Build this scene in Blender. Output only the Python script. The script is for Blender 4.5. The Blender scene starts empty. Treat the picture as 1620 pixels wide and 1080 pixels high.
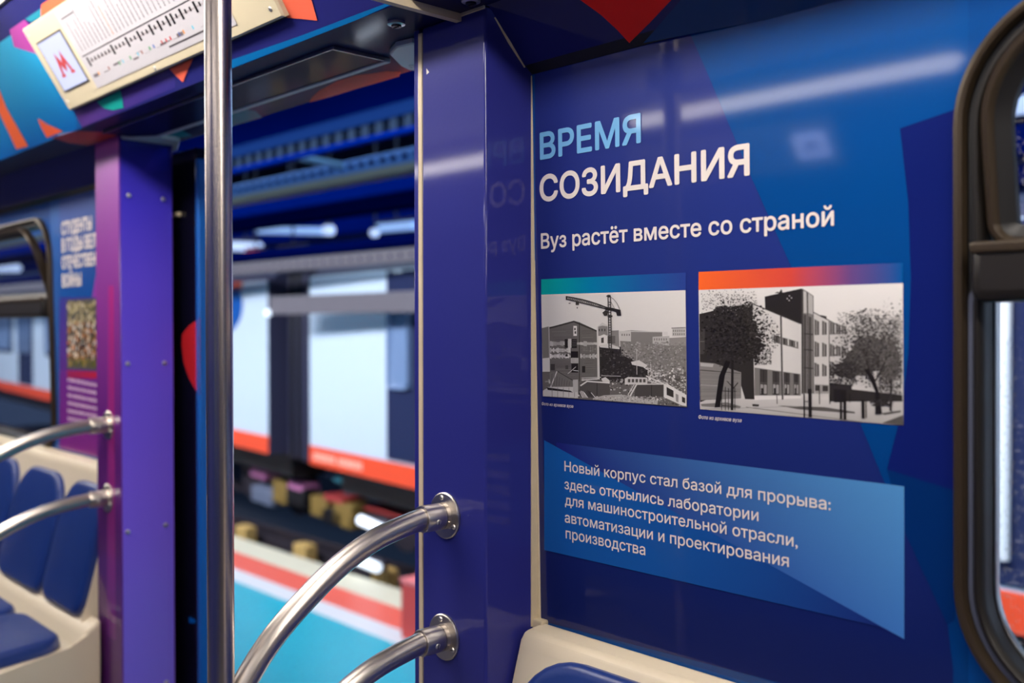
import bpy, bmesh, math, random, mathutils, mathutils.geometry
from mathutils import Vector, Matrix
random.seed(11)
SC = bpy.context.scene
COL = SC.collection

# ------------------------------------------------------------------ camera
F = 1575.0
HOR = 514.0
PITCH = math.atan((540 - HOR) / F)
FH = Vector((-0.730, 0.683, 0)).normalized()
RT = Vector((FH.y, -FH.x, 0))
FW = (FH * math.cos(PITCH) + Vector((0, 0, -math.sin(PITCH)))).normalized()
UP = RT.cross(FW).normalized()
EYE = Vector((0, 0, 1.40))
cam = bpy.data.cameras.new('camera'); camo = bpy.data.objects.new('camera', cam); COL.objects.link(camo)
cam.lens = 35; cam.sensor_width = 36; cam.clip_start = 0.02; cam.clip_end = 200
M = Matrix((RT, UP, -FW)).transposed().to_4x4(); M.translation = EYE
camo.matrix_world = M
cam.dof.use_dof = True; cam.dof.focus_distance = 1.45; cam.dof.aperture_fstop = 2.6
SC.camera = camo

# ------------------------------------------------------------------ light, exposure
SC.view_settings.view_transform = 'Standard'
SC.view_settings.look = 'None'
SC.view_settings.gamma = 1
SC.view_settings.use_curve_mapping = False
SC.view_settings.exposure = 0.25
w = bpy.data.worlds.new('world'); SC.world = w; w.use_nodes = True
w.node_tree.nodes['Background'].inputs[0].default_value = (0.25, 0.4, 0.8, 1)
w.node_tree.nodes['Background'].inputs[1].default_value = 0.12


def area(name, loc, sx, sy, power, color, rot=(0, 0, 0)):
    l = bpy.data.lights.new(name, 'AREA'); l.shape = 'RECTANGLE'; l.size = sx; l.size_y = sy
    l.energy = power; l.color = color
    o = bpy.data.objects.new(name, l); COL.objects.link(o); o.location = loc; o.rotation_euler = rot
    return o


# unseen area lights added to light the depot (cool white)
area('depot_fill_light', (-13, 2.2, 3.2), 36, 0.5, 760, (0.88, 0.93, 1.0), (math.radians(55), 0, 0)).data.spread = math.radians(100)
area('depot_fill_light', (-13, 5.5, 4.6), 34, 0.4, 420, (0.6, 0.8, 1.0), (math.radians(15), 0, 0))
area('depot_fill_light', (-9, 11.5, 4.8), 30, 0.6, 500, (0.3, 0.55, 1.0), (math.radians(-10), 0, 0))
area('depot_fill_light', (-4, -5.0, 4.4), 18, 0.6, 700, (0.75, 0.88, 1.0), (math.radians(-15), 0, 0))
LAMP_STRENGTH = 26.0

# ------------------------------------------------------------------ helpers


def lin(c):
    def f(v):
        v /= 255.0
        return v / 12.92 if v <= 0.04045 else ((v + 0.055) / 1.055) ** 2.4
    return tuple(f(v) for v in c[:3]) + (1.0,)


def ray(px, py):
    return FW + RT * ((px - 810) / F) + UP * ((540 - py) / F)


class Plane:
    """a real plane: point, unit normal towards the viewer side, and two axes"""
    def __init__(s, p, n):
        s.p = Vector(p); s.n = Vector(n).normalized()

    def at(s, px, py, off=0.0):
        d = ray(px, py); t = (s.p + s.n * off - EYE).dot(s.n) / d.dot(s.n)
        return EYE + d * t


def nodes(m):
    m.use_nodes = True
    return m.node_tree, m.node_tree.nodes['Principled BSDF']


def mat(name, rgb, rough=0.5, metal=0.0, bump=0.0, bscale=80.0, coat=0.0, spec=0.5, var=0.0, vscale=6.0, stretch=None, emit=None, estr=0.0):
    m = bpy.data.materials.new(name); nt, b = nodes(m)
    c = lin(rgb)
    b.inputs['Base Color'].default_value = c
    b.inputs['Roughness'].default_value = rough
    b.inputs['Metallic'].default_value = metal
    b.inputs['Specular IOR Level'].default_value = spec
    b.inputs['Coat Weight'].default_value = coat
    b.inputs['Coat Roughness'].default_value = 0.06
    if emit:
        b.inputs['Emission Color'].default_value = lin(emit); b.inputs['Emission Strength'].default_value = estr
    if bump or var:
        tc = nt.nodes.new('ShaderNodeTexCoord'); mp = nt.nodes.new('ShaderNodeMapping')
        nt.links.new(tc.outputs['Object'], mp.inputs[0])
        if stretch: mp.inputs['Scale'].default_value = stretch
    if bump:
        n = nt.nodes.new('ShaderNodeTexNoise'); n.inputs['Scale'].default_value = bscale; n.inputs['Detail'].default_value = 3
        bp = nt.nodes.new('ShaderNodeBump'); bp.inputs['Strength'].default_value = bump; bp.inputs['Distance'].default_value = 0.002
        nt.links.new(mp.outputs[0], n.inputs['Vector']); nt.links.new(n.outputs['Fac'], bp.inputs['Height']); nt.links.new(bp.outputs[0], b.inputs['Normal'])
    if var:
        n2 = nt.nodes.new('ShaderNodeTexNoise'); n2.inputs['Scale'].default_value = vscale; n2.inputs['Detail'].default_value = 4
        mx = nt.nodes.new('ShaderNodeMixRGB'); mx.inputs[1].default_value = tuple(v * (1 - var) for v in c[:3]) + (1,)
        mx.inputs[2].default_value = tuple(min(1, v * (1 + var)) for v in c[:3]) + (1,)
        nt.links.new(mp.outputs[0], n2.inputs['Vector']); nt.links.new(n2.outputs['Fac'], mx.inputs[0]); nt.links.new(mx.outputs[0], b.inputs['Base Color'])
    return m


def print_mat(name, rough=0.38, bump=0.11, bscale=150, spec=0.05, coat=0.75):
    m = mat(name, (128, 128, 128), rough, bump=bump, bscale=bscale, spec=spec, coat=coat)
    nt = m.node_tree; a = nt.nodes.new('ShaderNodeAttribute'); a.attribute_name = 'ink'
    nt.links.new(a.outputs['Color'], nt.nodes['Principled BSDF'].inputs['Base Color'])
    return m


def glass_mat(name, tint=(0.92, 0.96, 1.0), dirt=0.0):
    m = bpy.data.materials.new(name); m.use_nodes = True; nt = m.node_tree
    nt.nodes.remove(nt.nodes['Principled BSDF']); out = nt.nodes['Material Output']
    tr = nt.nodes.new('ShaderNodeBsdfTransparent'); tr.inputs[0].default_value = tint + (1,)
    gl = nt.nodes.new('ShaderNodeBsdfGlossy'); gl.inputs['Roughness'].default_value = 0.02
    fr = nt.nodes.new('ShaderNodeFresnel'); fr.inputs[0].default_value = 1.45
    mx = nt.nodes.new('ShaderNodeMixShader')
    nt.links.new(fr.outputs[0], mx.inputs[0]); nt.links.new(tr.outputs[0], mx.inputs[1]); nt.links.new(gl.outputs[0], mx.inputs[2])
    last = mx
    if dirt:
        tc = nt.nodes.new('ShaderNodeTexCoord'); v = nt.nodes.new('ShaderNodeTexNoise'); v.inputs['Scale'].default_value = 190; v.inputs['Detail'].default_value = 3
        rp = nt.nodes.new('ShaderNodeValToRGB'); rp.color_ramp.elements[0].position = 0.52; rp.color_ramp.elements[1].position = 0.66
        rp.color_ramp.elements[1].color = (dirt, dirt, dirt, 1)
        df = nt.nodes.new('ShaderNodeBsdfDiffuse'); df.inputs[0].default_value = (0.7, 0.75, 0.8, 1)
        m2 = nt.nodes.new('ShaderNodeMixShader')
        nt.links.new(tc.outputs['Object'], v.inputs['Vector']); nt.links.new(v.outputs['Fac'], rp.inputs[0]); nt.links.new(rp.outputs[0], m2.inputs[0])
        nt.links.new(mx.outputs[0], m2.inputs[1]); nt.links.new(df.outputs[0], m2.inputs[2]); last = m2
    nt.links.new(last.outputs[0], out.inputs[0])
    return m


class MB:
    """mesh builder: collects shapes, links them as one mesh object"""
    def __init__(s):
        s.v = []; s.f = []; s.mi = []; s.c = []; s.mats = []; s.hascol = False; s.flat = set()

    def m(s, material):
        if material not in s.mats: s.mats.append(material)
        return s.mats.index(material)

    def face(s, pts, material, cols=None):
        i = len(s.v); s.v += [Vector(p) for p in pts]; s.f.append(tuple(range(i, i + len(pts)))); s.mi.append(s.m(material))
        if cols is not None: s.hascol = True
        if cols is not None and not isinstance(cols[0], (tuple, list)): cols = [cols] * len(pts)
        s.c.append(cols)

    def mesh(s, verts, faces, material, cols=None):
        i = len(s.v); s.v += [Vector(p) for p in verts]; k = s.m(material)
        for f in faces:
            s.f.append(tuple(a + i for a in f)); s.mi.append(k); s.c.append([cols] * len(f) if cols else None)
        if cols: s.hascol = True

    def box(s, a, b, material, bev=0.0, seg=2, mtx=None, cols=None):
        bm = bmesh.new(); bmesh.ops.create_cube(bm, size=1)
        a = Vector(a); b = Vector(b)
        for v in bm.verts: v.co = Vector((a[i] + (b[i] - a[i]) * (v.co[i] + 0.5) for i in range(3)))
        if bev: bmesh.ops.bevel(bm, geom=list(bm.edges), offset=bev, segments=seg, profile=0.5, affect='EDGES')
        s.bm(bm, material, mtx, cols, bev)

    def bm(s, bm, material, mtx=None, cols=None, bev=0.0):
        bmesh.ops.recalc_face_normals(bm, faces=list(bm.faces))
        bm.verts.index_update()
        for i, f in enumerate(bm.faces):        # the large faces stay flat, only the bevels are smooth
            if min(e.calc_length() for e in f.edges) > 1.2 * bev: s.flat.add(len(s.f) + i)
        vs = [(mtx @ v.co) if mtx else v.co.copy() for v in bm.verts]
        s.mesh(vs, [[v.index for v in f.verts] for f in bm.faces], material, cols); bm.free()

    def tube(s, path, r, material, n=20, cap=True):
        path = [Vector(p) for p in path]; rings = []
        T0 = (path[1] - path[0]).normalized(); nrm = T0.orthogonal().normalized()
        vs = []; fs = []
        for i, p in enumerate(path):
            t = (path[min(i + 1, len(path) - 1)] - path[max(i - 1, 0)]).normalized()
            nrm = (nrm - t * nrm.dot(t)).normalized(); bn = t.cross(nrm)
            rr = r[i] if isinstance(r, (list, tuple)) else r
            for k in range(n):
                a = 2 * math.pi * k / n; vs.append(p + nrm * (rr * math.cos(a)) + bn * (rr * math.sin(a)))
        for i in range(len(path) - 1):
            for k in range(n):
                fs.append((i * n + k, i * n + (k + 1) % n, (i + 1) * n + (k + 1) % n, (i + 1) * n + k))
        if cap: fs.append(tuple(reversed(range(n)))); fs.append(tuple(range((len(path) - 1) * n, len(path) * n)))
        s.mesh(vs, fs, material)

    def extrude(s, prof, axis_pts, material, caps=True):
        """prof: list of vectors functions at each of axis_pts -> prof(p)"""
        n = len(prof(axis_pts[0])); vs = []; fs = []
        for a in axis_pts: vs += prof(a)
        for i in range(len(axis_pts) - 1):
            for k in range(n):
                fs.append((i * n + k, i * n + (k + 1) % n, (i + 1) * n + (k + 1) % n, (i + 1) * n + k))
        if caps: fs.append(tuple(reversed(range(n)))); fs.append(tuple(range((len(axis_pts) - 1) * n, len(axis_pts) * n)))
        s.mesh(vs, fs, material)

    def build(s, name, parent=None, label=None, cat=None, group=None, kind=None, smooth=True, ang=35):
        me = bpy.data.meshes.new(name); me.from_pydata([tuple(v) for v in s.v], [], s.f)
        for mm in s.mats: me.materials.append(mm)
        me.polygons.foreach_set('material_index', s.mi)
        if s.hascol:
            at = me.color_attributes.new('ink', 'FLOAT_COLOR', 'CORNER'); k = 0
            for f, c in zip(s.f, s.c):
                for j in range(len(f)):
                    at.data[k].color = c[j] if c else (0.5, 0.5, 0.5, 1); k += 1
        me.update()
        if smooth:
            me.set_sharp_from_angle(angle=math.radians(ang)); me.polygons.foreach_set('use_smooth', [i not in s.flat for i in range(len(me.polygons))])
        o = bpy.data.objects.new(name, me); COL.objects.link(o)
        if parent:
            o.parent = parent; bpy_inv = parent.matrix_world.inverted() if parent.get('_local') is None else Matrix()
            o.matrix_parent_inverse = bpy_inv
        tag(o, label, cat, group, kind)
        return o


def tag(o, label=None, cat=None, group=None, kind=None):
    if label: o['label'] = label
    if cat: o['category'] = cat
    if group: o['group'] = group
    if kind: o['kind'] = kind
    return o


def thing(name, label, cat, loc=(0, 0, 0), rz=0.0, group=None):
    """an Empty at the thing's base; its parts are built in its own local frame"""
    o = bpy.data.objects.new(name, None); COL.objects.link(o); o.empty_display_size = 0.05
    o.location = loc; o.rotation_euler = (0, 0, rz); o['_local'] = 1
    tag(o, label, cat, group)
    return o


def world_thing(name, label, cat, loc=(0, 0, 0), group=None):
    """same, but its parts are built in world coordinates"""
    o = bpy.data.objects.new(name, None); COL.objects.link(o); o.empty_display_size = 0.05
    o.matrix_world = Matrix.Translation(Vector(loc)); tag(o, label, cat, group)
    return o


def copy_tree(o, parent=None):
    c = o.copy(); COL.objects.link(c)
    if parent: c.parent = parent; c.matrix_parent_inverse = o.matrix_parent_inverse.copy()
    for ch in list(o.children): copy_tree(ch, c)
    return c


# text ----------------------------------------------------------------
_tc = bpy.data.curves.new('lettering_source', 'FONT'); _to = bpy.data.objects.new('lettering_source', _tc); COL.objects.link(_to)


def text_mesh(body, bold=0.0, shear=0.0, space=1.0, res=5):
    """fills the glyph outlines by winding number (the font's contours overlap)"""
    _tc.body = body; _tc.offset = 0; _tc.shear = shear; _tc.space_character = space
    bpy.context.view_layer.update()
    cu = _to.to_curve(bpy.context.evaluated_depsgraph_get())
    loops = []
    for sp in cu.splines:
        pts = []
        bp = sp.bezier_points; n = len(bp)
        for i in range(n):
            p, q = bp[i], bp[(i + 1) % n]
            a, b, c, d = (Vector(v[:2]) for v in (p.co, p.handle_right, q.handle_left, q.co))
            st = (d - a); straight = abs(st.cross(b - a)) + abs(st.cross(c - a)) < 1e-5
            for j in range(1 if straight else res):
                t = j / res; u = 1 - t
                v = a * u ** 3 + b * 3 * u * u * t + c * 3 * u * t * t + d * t ** 3
                if not pts or (v - pts[-1]).length > 1e-5: pts.append(v)
        if len(pts) > 2: loops.append(pts)
    _to.to_curve_clear()
    verts = []; faces = []; sign = []
    for l in loops:
        i = len(verts); verts += l; faces.append(list(range(i, i + len(l))))
        sign.append(1 if sum(l[k].cross(l[(k + 1) % len(l)]) for k in range(len(l))) > 0 else -1)
    vs, _, fs, _, _, _ = mathutils.geometry.delaunay_2d_cdt(verts, [], faces, 1, 1e-6)
    boxes = [(min(p.x for p in l), max(p.x for p in l), min(p.y for p in l), max(p.y for p in l), [(p.x, p.y) for p in l]) for l in loops]

    def winding(x, y):
        wn = 0
        for x0, x1, y0, y1, l in boxes:
            if x < x0 or x > x1 or y < y0 or y > y1: continue
            ax, ay = l[-1]
            for bx, by in l:
                if (ay > y) != (by > y) and x < ax + (y - ay) / (by - ay) * (bx - ax): wn += 1 if by > ay else -1
                ax, ay = bx, by
        return wn
    keep = []
    for f in fs:
        c = sum((vs[k] for k in f), Vector((0, 0))) / len(f)
        if winding(c.x, c.y) != 0: keep.append(tuple(f))
    return [(v.x, v.y) for v in vs], keep


# ------------------------------------------------------------------ planes of the carriage
YP = 0.983                     # aisle face of the door pillars
XPN0, XPN1 = -1.282, -1.1085   # near pillar
XPF0, XPF1 = -2.640, -2.482    # far pillar
LEAN = 0.02
YW0 = 1.086
ZS = 1.873                     # soffit
YO = 1.122                     # outer edge of the door reveal


def yw(z): return YW0 + LEAN * (1.4 - z)


WALL = Plane((0, YW0, 1.4), (0, -1, -LEAN))
PILF = Plane((0, YP, 1), (0, -1, 0))
NSIDE = Plane((XPN1, 1, 1), (1, 0, 0))
JAMB = Plane((XPF1, 1, 1), (1, 0, 0))
SOF = Plane((0, 1, ZS), (0, 0, -1))
CA, CB = (0.885, 1.873), (0.753, 2.087)            # cove
COVE = Plane((0, CA[0], CA[1]), (0, -(CB[1] - CA[1]), -(CA[0] - CB[0])))
SA, SB = (0.985, 1.873), (1.060, 1.797)            # slanted lip over the poster walls
SLANT = Plane((0, SA[0], SA[1]), (0, -(SA[1] - SB[1]), -(SB[0] - SA[0])))

# ------------------------------------------------------------------ materials
INK = print_mat('gloss_printed_film')
INK2 = print_mat('gloss_printed_film_flat', rough=0.5, bump=0.03, bscale=120, spec=0.05, coat=0.45)
PAPER = print_mat('matt_printed_paper', rough=0.6, bump=0, coat=0)
BEIGE = mat('beige_plastic', (224, 210, 184), 0.38, bump=0.05, bscale=60, var=0.05)
CREAM = mat('cream_plastic', (206, 195, 166), 0.4, bump=0.03, bscale=60)
SEAL = mat('beige_sealant', (206, 190, 160), 0.55, var=0.12, vscale=40)
STEEL = mat('brushed_steel', (206, 198, 190), 0.3, 1.0, bump=0.04, bscale=300, var=0.06, vscale=60)
STEELP = mat('satin_steel_pole', (196, 186, 180), 0.27, 1.0, bump=0.03, bscale=200)
SCREW = mat('screw_steel', (220, 216, 212), 0.3, 0.8)
SLOT = mat('screw_slot', (25, 20, 18), 0.6)
BRONZE = mat('anodised_bronze_frame', (30, 26, 23), 0.42, 0.2, bump=0.02)
BRONZEL = mat('light_bronze_frame', (62, 51, 38), 0.36, 0.35, bump=0.02)
RUBBER = mat('black_rubber', (16, 15, 16), 0.5)
GREYRUB = mat('grey_rubber', (88, 92, 108), 0.35)
ALU = mat('aluminium', (185, 182, 180), 0.3, 1.0)
BLUESEAT = mat('blue_leatherette', (26, 54, 124), 0.34, bump=0.12, bscale=140, var=0.06)
PLATE = mat('grey_green_plate', (190, 200, 195), 0.4)
GLASS = glass_mat('window_glass')
GLASSD = glass_mat('water_spotted_glass', dirt=0.16)
CEIL = mat('white_ceiling', (215, 212, 205), 0.4)
FLOORM = mat('grey_vinyl_floor', (95, 92, 95), 0.5, var=0.15, vscale=30)
LAMPM = mat('lamp_diffuser', (255, 250, 240), 0.4, emit=(255, 246, 236), estr=LAMP_STRENGTH)
DARKCLAMP = mat('dark_steel_clamp', (60, 62, 75), 0.3, 0.9)

NAVY = lin((40, 40, 118)); BLUE = lin((0, 84, 158))
inks = {}


def I(r, g, b): return lin((r, g, b))


# ------------------------------------------------------------------ wall with windows and doorway
def wall_rect(mb, x0, x1, z0, z1, material, col, n=1):
    mb.face([(x0, yw(z0), z0), (x1, yw(z0), z0), (x1, yw(z1), z1), (x0, yw(z1), z1)], material, col)


WX0, WX1, WZ0, WZ1 = -0.457, 0.62, 0.985, 1.745      # near window, outer frame
VX0, VX1 = -4.30, -3.262                              # far window
HI = 0.012
WR = 0.135
wb = MB()
wcol = I(0, 70, 144)
for (a, b, c, d) in [(XPN1 + 0.001, WX0 + HI, 0, 1.86), (WX0 + HI, WX1 - HI, 0, WZ0 + HI), (WX0 + HI, WX1 - HI, WZ1 - HI, 1.86), (WX1 - HI, 2.6, 0, 1.86),
                     (VX1 - HI, XPF0 - 0.001, 0, 1.86), (VX0 + HI, VX1 - HI, 0, WZ0 + HI), (VX0 + HI, VX1 - HI, WZ1 - HI, 1.86), (-6.6, VX0 + HI, 0, 1.86)]:
    wall_rect(wb, a, b, c, d, INK, wcol)
    # outer skin of the carriage
    if b == WX0 + HI: b -= .06
    if a == WX0 + HI: a -= .06
    if d == WZ0 + HI: d -= .07
    if c == WZ1 - HI: c += .04
    wb.face([(a, 1.20, c), (b, 1.20, c), (b, 1.20, d), (a, 1.20, d)], INK, I(40, 90, 170))
for (x0, x1) in ((WX0 + HI, WX1 - HI), (VX0 + HI, VX1 - HI)):        # rounded corners of the window openings
    z0, z1, r = WZ0 + HI, WZ1 - HI, WR - HI
    for cx, cz, kx, kz, a0 in ((x1 - r, z1 - r, x1, z1, 0), (x0 + r, z1 - r, x0, z1, 90), (x0 + r, z0 + r, x0, z0, 180), (x1 - r, z0 + r, x1, z0, 270)):
        arc = [(cx + r * math.cos(math.radians(a0 + 9 * i)), cz + r * math.sin(math.radians(a0 + 9 * i))) for i in range(11)]
        for (ax, az), (bx, bz) in zip(arc, arc[1:]):
            wb.face([(kx, yw(kz), kz), (ax, yw(az), az), (bx, yw(bz), bz)], INK, wcol)
wb.build('wall_back', kind='structure', smooth=False)

# ------------------------------------------------------------------ the rest of the shell
sh = MB(); sh.box((-6.6, -1.6, -0.06), (2.6, 1.24, 0), FLOORM); sh.build('floor', kind='structure')
YM = -0.24                     # mid-line of the carriage


def mir(y): return 2 * YM - y


ce = MB()
prof = [(0.690, 2.160), (0.50, 2.200), (0.2, 2.225), (YM, 2.235)]
prof = prof + [(mir(y), z) for y, z in reversed(prof[:-1])]
for (a, b) in zip(prof, prof[1:]):
    ce.face([(-6.6, a[0], a[1]), (2.6, a[0], a[1]), (2.6, b[0], b[1]), (-6.6, b[0], b[1])], CEIL)
ce.build('ceiling', kind='structure', ang=60)

# opposite side of the carriage, with its windows
wf = MB(); yo = mir(YW0)
cols = I(40, 60, 140)
for (a, b, c, d) in [(-6.6, -4.3, 0, 1.86), (-4.3, -3.3, 0, 1.0), (-4.3, -3.3, 1.72, 1.86), (-3.3, -2.5, 0, 1.86), (-2.5, -1.28, 1.83, 1.86), (-1.28, -0.45, 0, 1.86),
                     (-0.45, 0.6, 0, 1.0), (-0.45, 0.6, 1.72, 1.86), (0.6, 2.6, 0, 1.86)]:
    wf.face([(a, yo, c), (b, yo, c), (b, yo, d), (a, yo, d)], INK, cols)
wf.face([(-2.5, yo - 0.06, 0), (-1.28, yo - 0.06, 0), (-1.28, yo - 0.06, 1.84), (-2.5, yo - 0.06, 1.84)], INK, I(60, 70, 150))
wf.build('wall_front', kind='structure', smooth=False)
for nm, x in (('wall_left', -6.6), ('wall_right', 2.6)):
    e = MB(); e.face([(x, -1.6, 0), (x, 1.24, 0), (x, 1.24, 2.3), (x, -1.6, 2.3)], mat('dark_end_wall', (40, 46, 84), .5)); e.build(nm, kind='structure')

# ------------------------------------------------------------------ cove, soffit, slanted lip
SOFTCOL = I(16, 18, 66)


def px_poly(mb, plane, pts, col, lay, material):
    mb.face([plane.at(x, y, lay) for x, y in pts], material, col)


def Z1(pts, ox, oy, k): return [(ox + x / k, oy + y / k) for x, y in pts]


cv = MB()
cv.face([(-6.6, *CA), (2.6, *CA), (2.6, *CB), (-6.6, *CB)], INK2, I(36, 38, 112))
cv.face([(-6.6, *CB), (2.6, *CB), (2.6, 0.716, 2.138), (-6.6, 0.716, 2.138)], INK2, I(36, 38, 112))
k = 4.045
c_ = lambda pts, col, l=1: px_poly(cv, COVE, Z1(pts, 0, 0, k), col, 0.0004 * l, INK2)
xr = COVE.at(121, 185).x; nn = COVE.n * .0004        # cyan to blue print up to the start of the violet field
cv.face([Vector((-6.6, *CB)) + nn, Vector((xr, *CB)) + nn, Vector((xr, *CA)) + nn, Vector((-6.6, *CA)) + nn], INK2, [I(30, 172, 218), I(30, 172, 218), I(0, 96, 176), I(0, 96, 176)])
c_([(490, 560), (1120, 240), (1120, 560), (490, 830)], [I(86, 56, 132), I(60, 50, 130), I(50, 46, 128), I(84, 50, 130)])
c_([(50, 150), (130, 95), (195, 170), (255, 352), (90, 300)], I(176, 66, 160), 2)
c_([(110, 100), (180, -60), (330, -60), (260, 110), (200, 140)], I(28, 140, 165), 2)
c_([(262, 0), (430, -90), (470, -40), (415, 5), (262, 105)], I(248, 110, 74), 3)
c_([(0, 585), (40, 690), (180, 935), (105, 955), (0, 735), (-60, 600), (-60, 500)], I(246, 108, 58), 3)
c_([(240, 755), (300, 795), (400, 838), (300, 882), (265, 820)], I(240, 100, 62), 3)
c_([(620, 650), (770, 575), (782, 640), (790, 690), (720, 706), (660, 690)], I(20, 160, 150), 3)
c_([(1075, 430), (1250, 340), (1225, 400), (1200, 450), (1170, 526), (1120, 480)], I(244, 108, 84), 3)
zz = lambda pts, col, l=1: px_poly(cv, COVE, Z1(pts, 340, 0, k), col, 0.0004 * l, INK2)
zz([(420, 0), (470, -60), (600, -60), (618, 0), (655, 132), (560, 122), (430, 112)], I(246, 112, 84), 3)
zz([(100, 440), (560, 262), (900, 130), (1200, 0), (1180, -10), (900, 95), (560, 225), (100, 385)], I(0, 104, 170), 2)
cv.build('trim_1', kind='structure', smooth=False)

so = MB()
so.face([(-6.6, CA[0], ZS), (XPF0, CA[0], ZS), (XPF0, SA[0], ZS), (-6.6, SA[0], ZS)], INK2, SOFTCOL)
so.face([(XPF0, CA[0], ZS), (XPN1, CA[0], ZS), (XPN1, 1.135, ZS), (XPF0, 1.135, ZS)], INK2, SOFTCOL)
so.face([(XPN1, CA[0], ZS), (2.6, CA[0], ZS), (2.6, SA[0], ZS), (XPN1, SA[0], ZS)], INK2, SOFTCOL)
so.face([(XPF0, 1.135, ZS), (XPN1, 1.135, ZS), (XPN1, 1.135, 2.3), (XPF0, 1.135, 2.3)], INK2, I(0, 60, 140))
s_ = lambda pts, col, l=1: px_poly(so, SOF, Z1(pts, 340, 0, k), col, 0.0004 * l, INK2)
s_([(105, 712), (180, 695), (260, 710), (302, 752), (105, 808), (40, 820), (20, 760)], I(10, 120, 130))
s_([(605, 655), (625, 620), (670, 580), (780, 520), (900, 482), (990, 472), (1100, 455), (1190, 462), (1180, 490), (1040, 530), (900, 570), (740, 620)], I(205, 58, 38))
s0 = lambda pts, col, l=1: px_poly(so, SOF, Z1(pts, 0, 0, k), col, 0.0004 * l, INK2)
s0([(330, 880), (480, 838), (760, 850), (700, 905), (560, 930), (440, 915)], I(200, 70, 44))
s0([(740, 818), (1080, 790), (1230, 868), (1150, 880), (1000, 862), (800, 850)], I(10, 140, 150))
so.build('trim_2', kind='structure', smooth=False)

sl = MB()
for (x0, x1) in ((XPN1 + 0.004, 2.6), (-6.6, XPF0 - 0.004)):
    sl.face([(x0, *SA), (x1, *SA), (x1, *SB), (x0, *SB)], INK2, I(30, 34, 100))
    sl.face([(x0, *SB), (x1, *SB), (x1, yw(1.785) - 0.002, 1.786), (x0, yw(1.785) - 0.002, 1.786)], RUBBER)  # black strip along the gap between lip and wall
px_poly(sl, SLANT, [(878, -34), (918, 0), (950, 23), (976, 47), (995.5, 68), (1028, 36), (1062, 0), (1090, -34)], I(240, 16, 24), 0.0004, INK2)
px_poly(sl, SLANT, [(1018, 68), (1094, -20), (1700, -120), (1700, -60)], I(8, 56, 116), 0.0003, INK2)
sl.build('trim_3', kind='structure', smooth=False)

# aluminium strip at the top of the cove, mirrored cove on the other side
tr = MB()
tr.face([(-6.6, 0.716, 2.138), (2.6, 0.716, 2.138), (2.6, 0.690, 2.160), (-6.6, 0.690, 2.160)], BEIGE)
tr.tube([(-6.6, 0.712, 2.138), (2.6, 0.712, 2.138)], 0.006, ALU, 8)
tr.build('trim_4', kind='structure')
mc = MB()
for a, b in ((CA, CB), (CB, (0.716, 2.138)), ((0.716, 2.138), (0.690, 2.160)), (CA, SA), (SA, (YW0, 1.79))):
    mc.face([(-6.6, mir(a[0]), a[1]), (2.6, mir(a[0]), a[1]), (2.6, mir(b[0]), b[1]), (-6.6, mir(b[0]), b[1])], INK2, I(50, 70, 150))
mc.build('trim_5', kind='structure', smooth=False)

# beige joint edges over the near pillar
jt = MB()
a = SOF.at(640, 0); b = SOF.at(724, 29)
xj = -1.168
jt.box((xj - 0.006, 0.80, ZS - 0.012), (xj + 0.006, YP - 0.001, ZS - 0.0005), SEAL)
jt.box((xj, YP - 0.0035, ZS - 0.005), (XPN1, YP - 0.0005, ZS - 0.0006), SEAL)
p0, p1 = Vector((XPN1 + 0.0022, 1.0, 1.858)), Vector((XPN1 + 0.0022, 1.062, 1.795))
jt.tube([p0, (p0 + p1) / 2, p1], [0.0010, 0.0028, 0.0012], SEAL, 8)
jt.build('trim_6', kind='structure')

# sealed corner between near pillar and poster wall
cs = MB()
cs.box((XPN1 - 0.001, yw(1.79) - 0.001, 0.93), (XPN1 + 0.0016, yw(1.79) + 0.02, 1.785), SEAL)
cs.tube([(XPN1 + 0.0026, yw(1.5) - 0.001, 1.5), (XPN1 + 0.0026, yw(0.93) - 0.001, 0.93)], [0.0004, 0.0028], SEAL, 8)
cs.box((XPN1 + 0.0005, yw(0.94) - 0.016, 0.925), (XPN1 + 0.022, yw(0.94) + 0.0, 0.942), SEAL, 0.003)
cs.build('trim_7', kind='structure')

# ------------------------------------------------------------------ cover plate on the soffit over the doorway
hc = world_thing('access_cover', 'long dark glossy access cover with a bright lower edge under the lintel over the doorway', 'cover', (-1.9, 1.0, ZS))
A1 = SOF.at(530, 71); B1 = SOF.at(609, 92)
hy0, hy1 = A1.y, B1.y; hx = (A1.x + B1.x) / 2
hb = MB(); hb.box((-2.46, hy0, ZS - 0.006), (hx, hy1, ZS - 0.0008), INK2, 0.002, 1, cols=I(12, 13, 48))
hb.build('panel', hc)
hs = MB(); hs.box((-2.46, hy1 - 0.005, ZS - 0.0085), (hx + 0.002, hy1 + 0.007, ZS - 0.0008), mat('pale_grey_strip', (190, 188, 186), .5), 0.001, 1); hs.build('edge_strip', hc, label='bright aluminium edge strip')
hs = MB(); hs.box((hx - 0.001, hy0, ZS - 0.0072), (hx + 0.0015, hy1, ZS - 0.0008), ALU)
hs.box((-2.46, hy0 - 0.0015, ZS - 0.0068), (hx, hy0 + 0.0005, ZS - 0.0008), ALU); hs.build('edge_strip', hc)


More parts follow.
